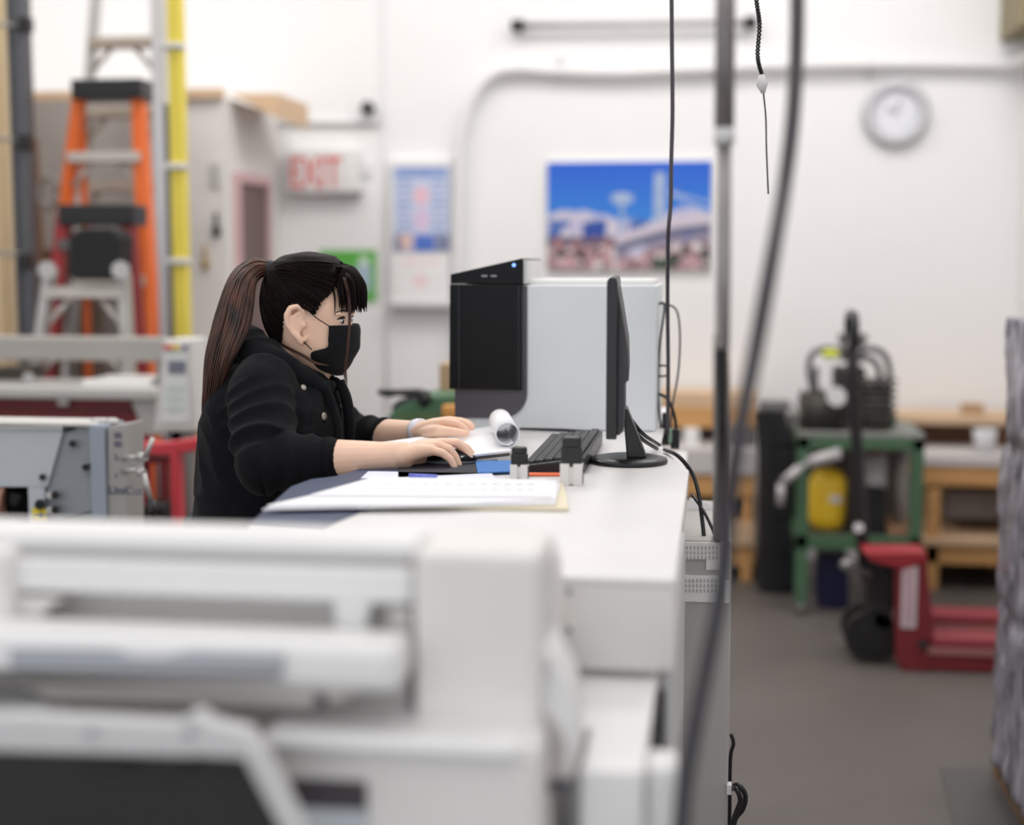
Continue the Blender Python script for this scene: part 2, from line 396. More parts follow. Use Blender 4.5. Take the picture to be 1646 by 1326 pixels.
def ladder(name, label, cat, Y, L, Rr, vbase, steps, railm, rw, capc=None, stepm=alu, brace=True, depth=.06, rear=None, rear_m=None):
    """L, Rr: pixel polylines (u,v) of left / right rail centres, top to bottom"""
    base = at((L[-1][0]+Rr[-1][0])/2, L[-1][1], Y); base.z = 0
    t = thing(name, label, 'ladder', base)
    def ux(pl, v):
        for (a, b), (c, d) in zip(pl, pl[1:]):
            if v <= d or (c, d) == pl[-1]: return a+(c-a)*(v-b)/(d-b)
    for pl in (L, Rr):
        p0 = at(pl[0][0], pl[0][1], Y); p1 = at(pl[-1][0], pl[-1][1], Y)
        dr_ = (p1-p0)/(p1.z-p0.z); pb = p0-dr_*p0.z+Vector((0, -.08, 0)) if p0.z > 0 else p1
        pb.z = 0
        d = (pb-p0)
        M = [p0+Vector((-rw/2, 0, 0)), p0+Vector((rw/2, 0, 0)), p0+Vector((rw/2, depth, 0)), p0+Vector((-rw/2, depth, 0))]
        N_ = [q+d for q in M]
        part('rail', MB().rings([M, N_], smooth=False), railm, t)
        foot = MB().box(pb.x-rw*.7, pb.x+rw*.7, pb.y-.01, pb.y+depth+.01, 0, .03, .004); part('foot', foot, blk, t)
    if rear:
        for dx in (-1, 1):
            pl = L if dx < 0 else Rr; p0 = at(pl[0][0], pl[0][1], Y)+Vector((dx*.01, depth, -.05)); pb = Vector((p0.x+dx*rear, Y+.13, 0))
            part('rear_rail', MB().tube([p0, pb], .016, 8), rear_m or railm, t)
    for v in steps:
        ul, ur = ux(L, v), ux(Rr, v); zf = at(ul, v, Y).z; z0 = at(L[0][0], L[0][1], Y).z
        yy = Y-.08*(z0-zf)/max(z0, .1)
        xl, xr = at(ul, v, Y).x, at(ur, v, Y).x
        part('step', MB().box(xl, xr, yy-.02, yy+.08, zf-.025, zf+.018, .003), stepm, t)
        if brace:
            for sx, x in ((1, xl), (-1, xr)):
                part('step_brace', MB().tube([Vector((x+sx*.012, yy+.01, zf-.12)), Vector((x+sx*.1, yy+.02, zf-.02))], .011, 8), stepm, t)
    if capc:
        u0, v0, u1, v1 = capc
        part('top_cap', MB().bxp(u0, v0, u1, v1, Y-.04, .16, .008), blk, t)
    return t
ladder('aluminium_ladder', 'tall aluminium ladder reaching out of the top of the photo behind the orange one', 'ladder', 6.1,
       [(152, -40), (140, 140), (128, 300), (110, 640)], [(246, -40), (250, 140), (256, 300), (262, 640)], 640, [68, 180, 300], alu, .03, stepm=mat('step_tan', (172, 160, 146), .5, metal=.3))
ladder('orange_ladder', 'orange fibreglass stepladder with a black top and pale steps', 'ladder', 5.75,
       [(125, 142), (106, 300), (78, 560)], [(217, 142), (232, 300), (243, 612)], 612, [252, 345, 450], orange, .042, capc=(113, 126, 227, 158), rear=.05, rear_m=orange, stepm=mat('step_pale', (196, 190, 182), .45, metal=.3))
ladder('red_ladder', 'red stepladder with a black top in front of the orange one', 'ladder', 5.4,
       [(100, 345), (88, 470), (76, 620)], [(200, 345), (212, 470), (226, 620)], 620, [392, 470, 560], redp, .05, capc=(92, 328, 212, 362), rear=.04, rear_m=alud, stepm=mat('step_dark', (92, 88, 86), .5), brace=False)
ladder('silver_ladder', 'low silver folding ladder with round hinges in front of the red one', 'ladder', 5.14,
       [(76, 432), (66, 520), (54, 625)], [(194, 432), (200, 520), (208, 625)], 625, [468, 550], alu, .034, stepm=mat('step_light', (206, 200, 194), .45, metal=.3))
sl = [o for o in COL.objects if o.name == 'silver_ladder'][0]
for u in (76, 194): part('hinge', MB().cyl(at(u, 434, 5.06), at(u, 434, 5.2), .034, 16), alu, sl)
# bag hung on the red ladder
single('tool_bag', 'black tool bag hanging on the red ladder under its top', 'bag', MB().ppx([(110, 378), (128, 366), (180, 366), (192, 380), (190, 440), (176, 450), (118, 450), (106, 440)], 5.06, .14, .012), blkm)
single('hanging_coil', 'grey cable coil hung beside the top of the red ladder', 'cable', MB().tube([at(78+14*math.cos(q), 310+26*math.sin(q), 5.52) for q in [k*.45 for k in range(15)]], .012, 8), mat('coil_grey', (120, 112, 106), .6))
single('white_post', 'square white post beside the yellow pole', 'post', MB().box(at(249, 300, 5.45).x, at(268, 300, 5.45).x, 5.45, 5.5, 0, 4.6, .004), mat('post_white', (216, 215, 220), .5))
t = thing('yellow_pole', 'tall yellow pole with pale clips left of the woman', 'pole', Vector((at(288, 300, 5.4).x, 5.4, 0)))
pa, pb = at(283, 100, 5.4), at(303, 800, 5.4)
xx = at(290, 400, 5.4).x
part('pole', MB().box(xx-.027, xx+.027, 5.38, 5.44, 0, 4.6, .006), yellow, t)
part('backing_strip', MB().box(xx-.065, xx-.026, 5.425, 5.44, 1.0, at(270, 165, 5.4).z, .002), mat('strip_grey', (120, 118, 112), .6), t)
for v in (75, 268, 420): part('clip', MB().box(xx-.05, xx+.035, 5.36, 5.42, at(288, v, 5.4).z-.012, at(288, v, 5.4).z+.012, .004), lgrey, t)
# small things on the partition
for u, v, l in ((348, 372, 'small dark hook on the grey partition beside the door'), (330, 424, 'small brass fitting low on the grey partition')):
    c = at(u, v, YE-.01)
    single('wall_hook', l, 'hook', MB().ell(c, .02, .02, .03, n=12).cyl(c, c+Vector((0, 0, .09)), .008, 8), blkm if u > 340 else mat('brass', (176, 150, 104), .4, metal=.5))
single('light_switch_plate', 'pale plate on the partition above the dark hook', 'switch', MB().bxp(338, 262, 352, 300, YE-.012, .011, .002), mat('plate_pale', (186, 184, 180), .5))
single('beige_cabinet', 'beige cabinet low behind the woman', 'cabinet', MB().bxp(296, 690, 345, 980, 5.95, .3, .01), mat('beige_paint', (196, 168, 136), .6))
single('grey_locker', 'grey locker behind the control console', 'cabinet', MB().bxp(262, 560, 338, 1000, 6.2, .2, .01), mat('locker_grey', (186, 180, 176), .6))

# background cutting machine
Y = 4.75
t = thing('paper_cutter', 'dark red and grey paper cutting machine with a silver crossbar behind the small grey machine', 'machine', Vector((at(100, 650, Y).x, Y+.3, 0)))
part('crossbar', MB().bxp(-80, 541, 262, 580, Y+.05, .07, .01), mat('crossbar', (176, 172, 166), .4, metal=.4), t)
for u in (-60, 250): part('bar_post', MB().bxp(u, 560, u+16, 640, Y+.06, .05, .004), alud, t)
part('deck', MB().bxp(-80, 622, 250, 642, Y-.05, .37, .01), mat('deck_grey', (192, 190, 186), .45, metal=.2), t)
part('front_panel', MB().ppx([(-80, 642), (205, 642), (232, 692), (232, 700), (-80, 700)], Y, .34), dred, t)
part('panel_strip', MB().bxp(-80, 656, 212, 661, Y-.012, .014), mat('strip_dark', (88, 24, 30), .5), t)
part('end_plate', MB().ppx([(208, 640), (250, 636), (262, 700), (232, 700)], Y-.02, .36, .004), mat('end_grey', (176, 172, 168), .5), t)
part('pedestal', MB().bxp(-60, 700, 190, 1000, Y+.1, .2).box(at(-60, 900, Y).x, at(190, 900, Y).x, Y+.1, Y+.3, 0, .5), taupe, t)
part('badge', MB().bxp(92, 642, 110, 652, Y-.02, .01, .002), alu, t)
single('white_tray', 'white tray lying on the cutter deck', 'tray', MB().bxp(130, 611, 236, 623, Y, .25, .008), wht)
single('round_gauge', 'small round silver gauge on the cutter deck under the ladders', 'gauge', MB().cyl(at(46, 608, Y+.1), at(46, 608, Y+.16), .022, 16).cyl(at(46, 608, Y+.13), at(46, 622, Y+.13), .008, 8), alu)
single('dark_toolbox', 'dark box standing on the cutter deck at the far left', 'box', MB().bxp(-10, 590, 38, 622, Y+.2, .15, .006), mat('toolbox', (74, 66, 58), .6))
# control console
Y = 4.45
t = thing('control_console', 'white tilted control console with a small display and red and yellow buttons', 'console', Vector((at(285, 690, Y).x, Y, 0)))
part('housing', MB().ppx([(262, 545), (306, 545), (318, 694), (246, 694)], Y, .16, .008), mat('console_white', (206, 204, 200), .5), t)
part('faceplate', MB().ppx([(266, 552), (300, 552), (304, 680), (258, 680)], Y-.006, .008, .001), mat('faceplate', (218, 222, 220), .5), t)
part('display', MB().bxp(270, 580, 298, 600, Y-.012, .008, .001), mat('lcd', (112, 114, 130), .3), t)
for u, m_ in ((267, lred), (276, mat('button_orange', (226, 150, 50), .5)), (285, yellow), (297, mat('button_purple', (120, 110, 150), .5))): part('button', MB().cyl(at(u, 558, Y-.006), at(u, 558, Y-.016), .009, 12), m_, t)
mb = MB()
for r in range(3):
    for c_ in range(3): mb.bxp(268+c_*10, 618+r*16, 275+c_*10, 628+r*16, Y-.01, .006, .001)
part('keypad', mb, mat('keys_mint', (200, 214, 206), .5), t)
part('stem', MB().bxp(268, 694, 292, 760, Y+.05, .06).box(at(280, 720, Y).x-.03, at(280, 720, Y).x+.03, Y+.05, Y+.11, 0, .95), alud, t)
# red trestle stand
Y = 4.15
t = thing('red_stand', 'red steel stand with raised arms between the grey machine and the woman', 'stand', Vector((at(260, 720, Y).x, Y+.15, 0)))
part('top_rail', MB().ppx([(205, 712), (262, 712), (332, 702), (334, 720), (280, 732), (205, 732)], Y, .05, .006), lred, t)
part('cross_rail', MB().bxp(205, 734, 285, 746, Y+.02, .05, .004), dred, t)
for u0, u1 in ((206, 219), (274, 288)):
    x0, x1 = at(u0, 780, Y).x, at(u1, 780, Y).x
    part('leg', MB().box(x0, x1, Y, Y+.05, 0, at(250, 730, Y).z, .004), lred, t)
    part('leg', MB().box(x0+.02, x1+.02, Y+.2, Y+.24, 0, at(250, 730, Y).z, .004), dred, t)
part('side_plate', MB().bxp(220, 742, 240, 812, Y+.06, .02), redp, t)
single('orange_strip', 'orange strip leaning inside the red stand', 'strip', MB().bxp(242, 745, 251, 1000, Y+.22, .03), orange)
single('grey_strip', 'pale grey strip leaning beside the orange strip', 'strip', MB().bxp(254, 745, 263, 1000, Y+.24, .03), cool)
single('black_case', 'black case at the foot of the red stand', 'case', MB().bxp(219, 812, 262, 900, Y+.12, .12, .01), blkm)

# grey machine at left, mid distance
Y = 3.3
xa, xb = at(147, 760, Y).x, at(205, 760, Y).x
t = thing('creasing_machine', 'light grey table-top machine with a sloped side plate and yellow sticker at the left edge', 'machine', Vector((at(80, 800, Y).x, Y+.2, 0)))
part('side_plate', MB().ppx([(100, 697), (150, 681), (150, 1060), (76, 1060), (76, 782)], Y, .10, .002), cool_d, t)
part('cover', MB().ppx([(-70, 684), (100, 686), (100, 697), (76, 783), (-70, 783)], Y-.012, .1, .002), cool, t)
part('top_plate', MB().bxp(-70, 679, 152, 684, Y-.02, .12, .001), mat('cream_grey', (206, 204, 200), .45), t)
mb = MB()
for k in range(26): mb.bxp(-60+k*6.2, 685, -56+k*6.2, 690, Y-.022, .006)
part('perforated_strip', mb, lgrey, t)
part('corner_post', MB().bxp(149, 684, 173, 1060, Y-.03, .12, .002), cool_b, t)
part('control_plate', MB().ppx([(173, 687), (206, 681), (206, 1060), (173, 1060)], Y-.02, .1, .002), taupe, t)
part('bay', MB().bxp(-70, 783, 50, 1060, Y+.08, .2), blkm, t)
part('inner_post', MB().bxp(50, 783, 76, 1060, Y-.01, .3), cool, t)
part('inner_plate', MB().ppx([(-70, 790), (0, 792), (12, 860), (12, 1060), (-70, 1060)], Y, .05), cool_d, t)
part('roller', MB().cyl(at(8, 802, Y+.03), at(50, 808, Y+.05), .045, 20), gloss, t)
part('roller_end', MB().cyl(at(6, 806, Y+.02), at(18, 806, Y+.02), .05, 16), mat('copper', (150, 110, 95), .4, metal=.5), t)
me = MB().bxp(52, 817, 74, 842, Y-.014, .004); st = part('warning_sticker', me, mat('sticker_yellow', (236, 212, 40), .5), t)
part('arrow_mark', MB().bxp(56, 827, 70, 830, Y-.016, .003).ppx([(64, 822), (72, 829), (64, 835)], Y-.016, .003), blkm, st)
for (u, v) in ((116, 713), (137, 751), (147, 749), (68, 767), (64, 811)):
    part('screw', MB().cyl(at(u, v, Y-.025), at(u, v, Y), .008 if u != 64 else .013, 12), blkm, t)
for v in (796, 820):
    for u in (80, 88): part('bolt', MB().cyl(at(u, v, Y-.035), at(u, v-1, Y), .009, 12), alu if u == 80 else blkm, t)
part('seam', MB().tube([at(104, 835, Y-.002), at(147, 822, Y-.002)], .0015, 6), blkm, t)
for u in (156, 166, 180): part('top_knob', MB().cyl(at(u, 682, Y+.03), at(u, 675, Y+.03), .016, 16).ell(at(u, 675, Y+.03), .016, .016, .006, n=14), alu, t)
for v, s_ in ((700, '00'), (714, '00'), (735, '2'), (765, '1')):
    p = at(183, v+4, Y-.023); part('marking', text_mesh(s_, .02, p, ext=.0005), mat('ink_blue', (70, 70, 110), .6), t)
p = at(174, 794, Y-.023); part('brand_lettering', text_mesh('UniCut', .030, p, ext=.0005), mat('ink_blue', (0, 0, 0)), t)
for v, u2, v2 in ((736, 246, 704), (757, 243, 806)):
    p = at(195, v, Y-.02); q = at(222, v-1, Y-.05); r_ = at(u2-12, v-(2 if v2 < v else -4), Y-.06); e = at(u2, v2, Y-.05)
    ll = part('lever', MB().tube([p, q], .006, 8).tube([q, r_], .011, 10).tube([r_, e], .0065, 8), alu, t)
    if v2 > v: part('lever_grip', MB().tube([at(u2, v2-2, Y-.05), at(u2+4, v2+30, Y-.05)], .012, 8), blk, ll)
part('body_base', MB().box(at(-60, 900, Y).x, xb-.01, Y+.02, Y+.2, 0, at(100, 1050, Y).z), cool_d, t)
# ------------------------------------------------------------------ right background
def bench(name, label, Yf, Yb, u0, u1, tops, legs, extra=()):
    """tops: (v0, v1, material, part name); legs: u spans"""
    base = at((u0+u1)/2, 900, Yf); base.z = 0
    t = thing(name, label, 'workbench', base)
    for v0, v1, m_, nm, dy in tops: part(nm, MB().bxp(u0, v0, u1, v1, Yf+dy, Yb-Yf-dy, .004), m_, t)
    for ua, ub in legs:
        x0, x1 = at(ua, 850, Yf).x, at(ub, 850, Yf).x
        part('leg', MB().box(x0, x1, Yf+.02, Yf+.09, 0, at(ua, 785, Yf).z, .004), wood, t)
        part('leg', MB().box(x0, x1, Yb-.1, Yb-.03, 0, at(ua, 785, Yf).z, .004), wood, t)
    return t
bl = bench('wooden_workbench', 'long pine workbench with shelves seen behind the hanging cables', 6.7, 7.25, 1040, 1213,
     [(632, 655, woodl, 'top_shelf', .25), (655, 688, wood, 'shelf_front', .25), (722, 762, mat('bench_white', (205, 200, 198), .5), 'worktop', 0),
      (762, 798, wood, 'apron', .01), (838, 876, woodl, 'lower_shelf', .0), (876, 908, wood, 'shelf_rail', .03)], [(1050, 1070), (1190, 1210)])
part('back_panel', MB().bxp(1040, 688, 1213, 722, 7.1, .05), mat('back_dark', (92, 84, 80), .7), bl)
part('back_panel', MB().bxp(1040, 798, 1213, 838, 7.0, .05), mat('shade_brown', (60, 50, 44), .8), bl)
single('white_jug', 'small white container on the left workbench under its shelf', 'container', MB().bxp(1098, 690, 1124, 722, 6.85, .08, .012), wht)
single('grey_parts_tray', 'grey metal tray under the shelf of the left workbench', 'tray', MB().ppx([(1165, 722), (1172, 690), (1200, 684), (1211, 700), (1212, 722)], 6.85, .15, .005), mat('tray_grey', (112, 106, 104), .5))
br = bench('pine_workbench', 'pine workbench with a white top behind the red pallet jack', 6.65, 7.25, 1478, 1640,
     [(733, 750, mat('bench_white', (0, 0, 0)), 'worktop', 0), (751, 782, wood, 'apron', .01), (866, 878, woodl, 'lower_shelf', .0), (878, 908, wood, 'shelf_rail', .02)], [(1490, 1512), (1625, 1640)])
part('back_panel', MB().bxp(1512, 835, 1640, 866, 7.1, .04), brownw, br)
t = thing('pegged_shelf', 'long pale wooden shelf with a dark brown perforated board under it on the right bench', 'shelf', at(1500, 730, 7.0))
part('shelf_board', MB().bxp(1415, 668, 1640, 682, 6.95, .3, .003), woodl, t)
part('peg_board', MB().bxp(1455, 684, 1620, 733, 7.1, .03, .002), mat('peg_brown', (132, 90, 66), .7, var=.1), t)
mb = MB()
for r in range(3):
    for k in range(16): mb.bxp(1470+k*7.5, 692+r*11, 1474+k*7.5, 697+r*11, 7.09, .02)
part('peg_holes', mb, blkm, t)
part('side_support', MB().bxp(1440, 682, 1455, 733, 6.97, .25), mat('dark_support', (52, 40, 36), .7), t)
single('wood_block', 'small wooden block on the pale shelf above the right bench', 'block', MB().bxp(1549, 650, 1582, 668, 7.0, .1, .004), carton_m)
single('white_cup', 'white bowl on the white bench top at the right', 'bowl', MB().cyl(at(1583, 733, 6.8), at(1583, 690, 6.8), .045, 20, r1=.055), mat('cup_white', (205, 203, 206), .5))
single('grey_carton', 'grey box on the lower part of the right bench', 'box', MB().bxp(1522, 790, 1628, 835, 6.85, .25, .006), mat('carton_grey', (140, 134, 132), .7))
# black cabinet
t = thing('black_cabinet', 'tall narrow black cabinet between the left workbench and the green cart', 'cabinet', Vector((at(1245, 900, 6.5).x, 6.6, 0)))
x0, x1 = at(1215, 800, 6.5).x, at(1275, 800, 6.5).x; zt = at(1245, 658, 6.5).z
part('body', MB().box(x0+.02, x1, 6.52, 6.95, 0, zt, .006), mat('cabinet_black', (34, 32, 38), .5), t)
for k in range(5):
    z0 = zt*(k/5)+.01; part('drawer', MB().box(x0+.025, x1-.004, 6.5, 6.52, z0, z0+zt/5-.02, .003), mat('drawer_black', (28, 27, 33), .5), t)
part('side_board', MB().ppx([(1212, 660), (1240, 660), (1252, 940), (1238, 940)], 6.46, .02), blkm, t)
# green cart with compressor
Yg = 6.1; 
X0, X1 = at(1281, 800, Yg).x, at(1484, 800, Yg).x
t = thing('green_cart', 'green steel cart frame holding the compressor and a yellow tank', 'cart', Vector(((X0+X1)/2, Yg+.25, 0)))
zt, zb, w = at(1380, 704, Yg).z, at(1380, 862, Yg).z, .05
for x in (X0, X1-w):
    for y in (Yg, Yg+.45):
        part('leg', MB().box(x, x+w, y, y+w, .05, zt, .003), green, t)
        part('caster', MB().cyl((x+.01, y+.025, .03), (x+w-.01, y+.025, .03), .03, 16), alud, t)
def frame(z0, z1): return MB().box(X0, X1, Yg, Yg+.03, z0, z1, .002).box(X0, X1, Yg+.47, Yg+.5, z0, z1, .002).box(X0, X0+.03, Yg, Yg+.5, z0, z1, .002).box(X1-.03, X1, Yg, Yg+.5, z0, z1, .002)
part('top_frame', frame(zt-.05, zt), green, t); part('bottom_frame', frame(zb-.06, zb), green, t)
part('top_plate', MB().box(X0, X1, Yg, Yg+.5, zt, zt+.02, .003), mat('plate_worn', (130, 132, 126), .6, var=.1), t)
part('bottom_plate', MB().box(X0+.01, X1-.01, Yg+.01, Yg+.49, zb-.02, zb-.005), mat('plate_dull', (70, 66, 62), .7), t)
part('back_sheet', MB().box(X0+.04, X1-.04, Yg+.46, Yg+.47, zb, zt-.05), mat('sheet_brown', (96, 84, 80), .7), t)
zp = zt+.02
single('green_bottle', 'small green bottle beside the end of the pale shelf', 'bottle', (lambda q: MB().cyl(q, q+Vector((0, 0, .06)), .022, 14).cyl(q+Vector((0, 0, .06)), q+Vector((0, 0, .085)), .01, 10))(Vector((at(1432, 700, 6.4).x, 6.4, zp))), green)
# compressor on top
t = thing('air_compressor', 'greasy black and grey motor with looping hoses on top of the green cart', 'compressor', Vector((at(1350, 690, Yg+.2).x, Yg+.25, zp)))
Yc2 = Yg+.15
mb = MB()
em = mat('engine_grey', (74, 70, 66), .5, metal=.3, var=.3, vscale=20)
c = at(1322, 662, Yc2); mb.cyl((c.x-.1, c.y, c.z), (c.x+.09, c.y, c.z), .085, 20)
for k in range(7): mb.cyl((c.x-.09+k*.028, c.y, c.z), (c.x-.08+k*.028, c.y, c.z), .1, 20)
mb.box(c.x-.1, c.x+.1, c.y-.06, c.y+.1, zp, c.z-.02, .01)
part('motor', mb, em, t)
c = at(1405, 655, Yc2); mb = MB(); mb.cyl((c.x, c.y, zp), (c.x, c.y, c.z+.1), .075, 20)
for k in range(6): mb.cyl((c.x, c.y, zp+.06+k*.03), (c.x, c.y, zp+.07+k*.03), .095, 20)
part('cylinder_head', mb, em, t)
part('pump_housing', MB().bxp(1340, 590, 1392, 640, Yc2+.05, .12, .015).bxp(1335, 640, 1385, 692, Yc2+.04, .15, .01), mat('housing_dark', (52, 50, 50), .5), t)
c = at(1345, 638, Yg+.02); part('gauge', MB().cyl((c.x, c.y, c.z), (c.x, c.y+.04, c.z), .04, 24), mat('gauge_white', (225, 225, 226), .4), t)
hm = mat('hose_grey', (92, 88, 92), .6)
for pts in ([(1318, 650), (1302, 610), (1304, 572), (1330, 560), (1356, 566)], [(1372, 570), (1400, 560), (1424, 574), (1430, 610), (1420, 650), (1396, 668)], [(1376, 578), (1398, 576), (1412, 592), (1414, 620), (1402, 642)], [(1330, 655), (1312, 624), (1312, 590)]):
    part('hose', MB().tube([at(u, v, Yc2+.02*i) for i, (u, v) in enumerate(pts)], .014, 8, sm=6), hm, t)
for u in (1357, 1384): part('valve', MB().cyl(at(u, 580, Yc2+.1), at(u, 540, Yc2+.1), .018, 12).cyl(at(u, 548, Yc2+.1), at(u, 536, Yc2+.1), .028, 12), mat('valve_grey', (110, 106, 104), .5), t)
c = at(1335, 569, Yg+.1); part('yellow_cap', MB().ell(c, .04, .03, .02), mat('cap_lime', (205, 212, 60), .5), t)
c = at(1272, 668, Yg+.1); part('silver_elbow', MB().ell(c, .025, .03, .035).cyl(c, (c.x+.07, c.y, c.z), .02, 12).cyl(c, (c.x, c.y, zp), .015, 10), alud, t)
# cart contents
z0 = zb-.005
def onshelf(u, v, Y, z): p = at(u, v, Y); p.z = z; return p
t = thing('yellow_tank', 'yellow gas tank with a white label inside the green cart', 'tank', onshelf(1330, 840, Yg+.2, z0))
c = at(1330, 800, Yg+.2)
part('tank', MB().tube([(c.x, c.y, z0), (c.x, c.y, z0+.02), (c.x, c.y, z0+.05), (c.x, c.y, z0+.21), (c.x, c.y, z0+.25), (c.x, c.y, z0+.27)], [.06, .075, .082, .082, .06, .02], 24), mat('tank_yellow', (250, 206, 50), .45), t)
part('label_patch', MB().bxp(1334, 797, 1352, 808, Yg+.115, .004, .001), wht, t)
part('valve', MB().cyl((c.x, c.y, z0+.26), (c.x, c.y, z0+.31), .012, 10), alud, t)
t = thing('spray_bottle', 'white bottle with a red cap inside the green cart', 'bottle', onshelf(1405, 850, Yg+.25, z0))
c = at(1405, 800, Yg+.25)
part('bottle', MB().cyl((c.x, c.y, z0), (c.x, c.y, at(1400, 740, Yg).z), .05, 18), lgrey, t)
part('cap', MB().cyl((c.x, c.y, at(1400, 745, Yg).z), (c.x, c.y, at(1400, 718, Yg).z), .038, 16), redp, t)
single('black_box', 'black box standing on the lower shelf of the green cart', 'box', MB().box(at(1378, 800, Yg+.1).x, at(1424, 800, Yg+.1).x, Yg+.08, Yg+.18, z0, at(1400, 785, Yg+.1).z, .01), blkm)
single('paper_tube', 'pale upright tube at the right inside the green cart', 'tube', MB().cyl(onshelf(1447, 850, Yg+.2, z0), onshelf(1447, 850, Yg+.2, at(1447, 722, Yg+.2).z), .026, 16), mat('tube_grey', (156, 148, 144), .6))
single('wood_offcut', 'flat wooden offcut on the lower shelf of the green cart', 'wood piece', MB().box(at(1430, 850, Yg).x, at(1474, 850, Yg).x, Yg+.05, Yg+.35, z0, z0+.035, .003), mat('offcut', (150, 112, 84), .7))
single('silver_duct', 'silver jointed pipe sticking diagonally out of the green cart', 'pipe', MB().tube([at(1352, 728, Yg-.04), at(1318, 738, Yg-.04), at(1300, 744, Yg-.04)], .026, 12).tube([at(1286, 752, Yg-.04), at(1258, 776, Yg-.04)], .02, 12).tube([at(1300, 744, Yg-.04), at(1286, 752, Yg-.04)], .012, 10).tube([at(1256, 778, Yg-.04), at(1254, 812, Yg-.04)], .018, 10), mat('duct', (188, 184, 184), .45, metal=.2))
single('blue_bin', 'dark blue bin under the green cart', 'bin', MB().box(at(1316, 900, Yg+.2).x, at(1364, 900, Yg+.2).x, Yg+.15, Yg+.4, 0, at(1340, 892, Yg+.2).z, .01), mat('bin_blue', (18, 20, 66), .5))
single('white_tub', 'small white tub on the floor in front of the green cart', 'tub', MB().tube([atz(1334, 953, .0), atz(1334, 953, .0)+Vector((0, 0, .09))], [.045, .055], 18), mat('tub_white', (204, 188, 194), .5))
# pallet jack
Yj = atz(1500, 1080, 0).y
t = thing('pallet_jack', 'red pallet jack with black wheels and an upright black handle', 'pallet jack', Vector((at(1470, 1000, Yj).x, Yj+.2, 0)))
gz = lambda v: max(0, at(1500, v, Yj).z)
part('side_frame', MB().ppx([(1440, 915), (1452, 900), (1490, 900), (1502, 1024), (1502, 1079), (1450, 1079), (1441, 1060)], Yj, .06, .006), mat('frame_red_dark', (128, 38, 46), .5), t)
part('hood', MB().ppx([(1388, 888), (1488, 888), (1492, 904), (1452, 916), (1400, 903)], Yj-.01, .16, .006), mat('hood_red', (158, 42, 50), .5), t)
lab = part('label_plate', MB().bxp(1449, 910, 1474, 1010, Yj-.004, .006, .001), mat('label_white', (216, 200, 204), .5), t)
mb = MB()
for k in range(12): mb.bxp(1455, 918+k*7.2, 1468, 922+k*7.2, Yj-.006, .003)
part('label_print', mb, mat('label_pink', (200, 160, 168), .5), lab)
for dy in (0, .36):
    part('fork', MB().box(at(1490, 1050, Yj).x, at(1490, 1050, Yj).x+1.1, Yj+dy, Yj+dy+.16, gz(1056)-.01, gz(1026), .01).box(at(1490, 1050, Yj).x, at(1490, 1050, Yj).x+1.05, Yj+dy+.01, Yj+dy+.03, gz(1078), gz(1050), .003), mat('fork_red', (140, 46, 56), .5), t)
    part('fork_rail', MB().box(at(1490, 1050, Yj).x, at(1490, 1050, Yj).x+1.05, Yj+dy-.004, Yj+dy+.002, gz(1052), gz(1040), .001), mat('fork_worn', (168, 112, 108), .6), t)
part('side_frame', MB().ppx([(1440, 915), (1452, 900), (1490, 900), (1502, 1024), (1502, 1079), (1450, 1079), (1441, 1060)], Yj+.34, .05, .006), dred, t)
c = at(1400, 1029, Yj+.12); r_ = c.z if c.z < .12 else .1
for dy in (0, .16):
    part('wheel', MB().cyl((c.x, Yj+.08+dy, .1), (c.x, Yj+.14+dy, .1), .1, 28).cyl((c.x, Yj+.07+dy, .1), (c.x, Yj+.15+dy, .1), .05, 20), mat('tyre', (26, 24, 25), .5), t)
part('axle', MB().cyl((c.x, Yj+.1, .1), (c.x, Yj+.28, .1), .02, 12), alud, t)
part('pump', MB().box(c.x-.02, at(1440, 1000, Yj).x, Yj+.12, Yj+.26, .12, .22, .01).box(c.x-.02, c.x+.1, Yj+.13, Yj+.25, .2, gz(905), .012).cyl((c.x+.04, Yj+.12, .17), (c.x+.04, Yj+.08, .17), .035, 16), mat('pump_black', (30, 27, 28), .5), t)
hp = [at(1396, 930, Yj+.18), at(1385, 860, Yj+.18), at(1379, 760, Yj+.18), at(1372, 600, Yj+.18), at(1368, 560, Yj+.18)]
part('handle_pole', MB().tube(hp, [.03, .026, .024, .022, .022], 12), mat('pole_black', (24, 23, 24), .5), t)
part('handle_grip', MB().tube([hp[-1]+Vector((0, -.14, .02)), hp[-1]+Vector((0, -.15, .1)), hp[-1]+Vector((0, -.1, .13)), hp[-1]+Vector((0, .1, .13)), hp[-1]+Vector((0, .15, .1)), hp[-1]+Vector((0, .14, .02)), hp[-1]+Vector((0, 0, 0)), hp[-1]+Vector((0, -.14, .02))], .015, 10), blk, t)
part('foot_lever', MB().tube([at(1398, 925, Yj+.1), at(1372, 915, Yj+.08), at(1362, 905, Yj+.08)], .016, 10).ell(at(1362, 908, Yj+.08), .03, .03, .025, n=12), alud, t)
part('bolt', MB().cyl(at(1380, 848, Yj+.14), at(1380, 848, Yj+.17), .02, 12), lgrey, t)
part('bolt', MB().cyl(at(1484, 1036, Yj-.02), at(1484, 1036, Yj+.02), .018, 12), blkm, t)
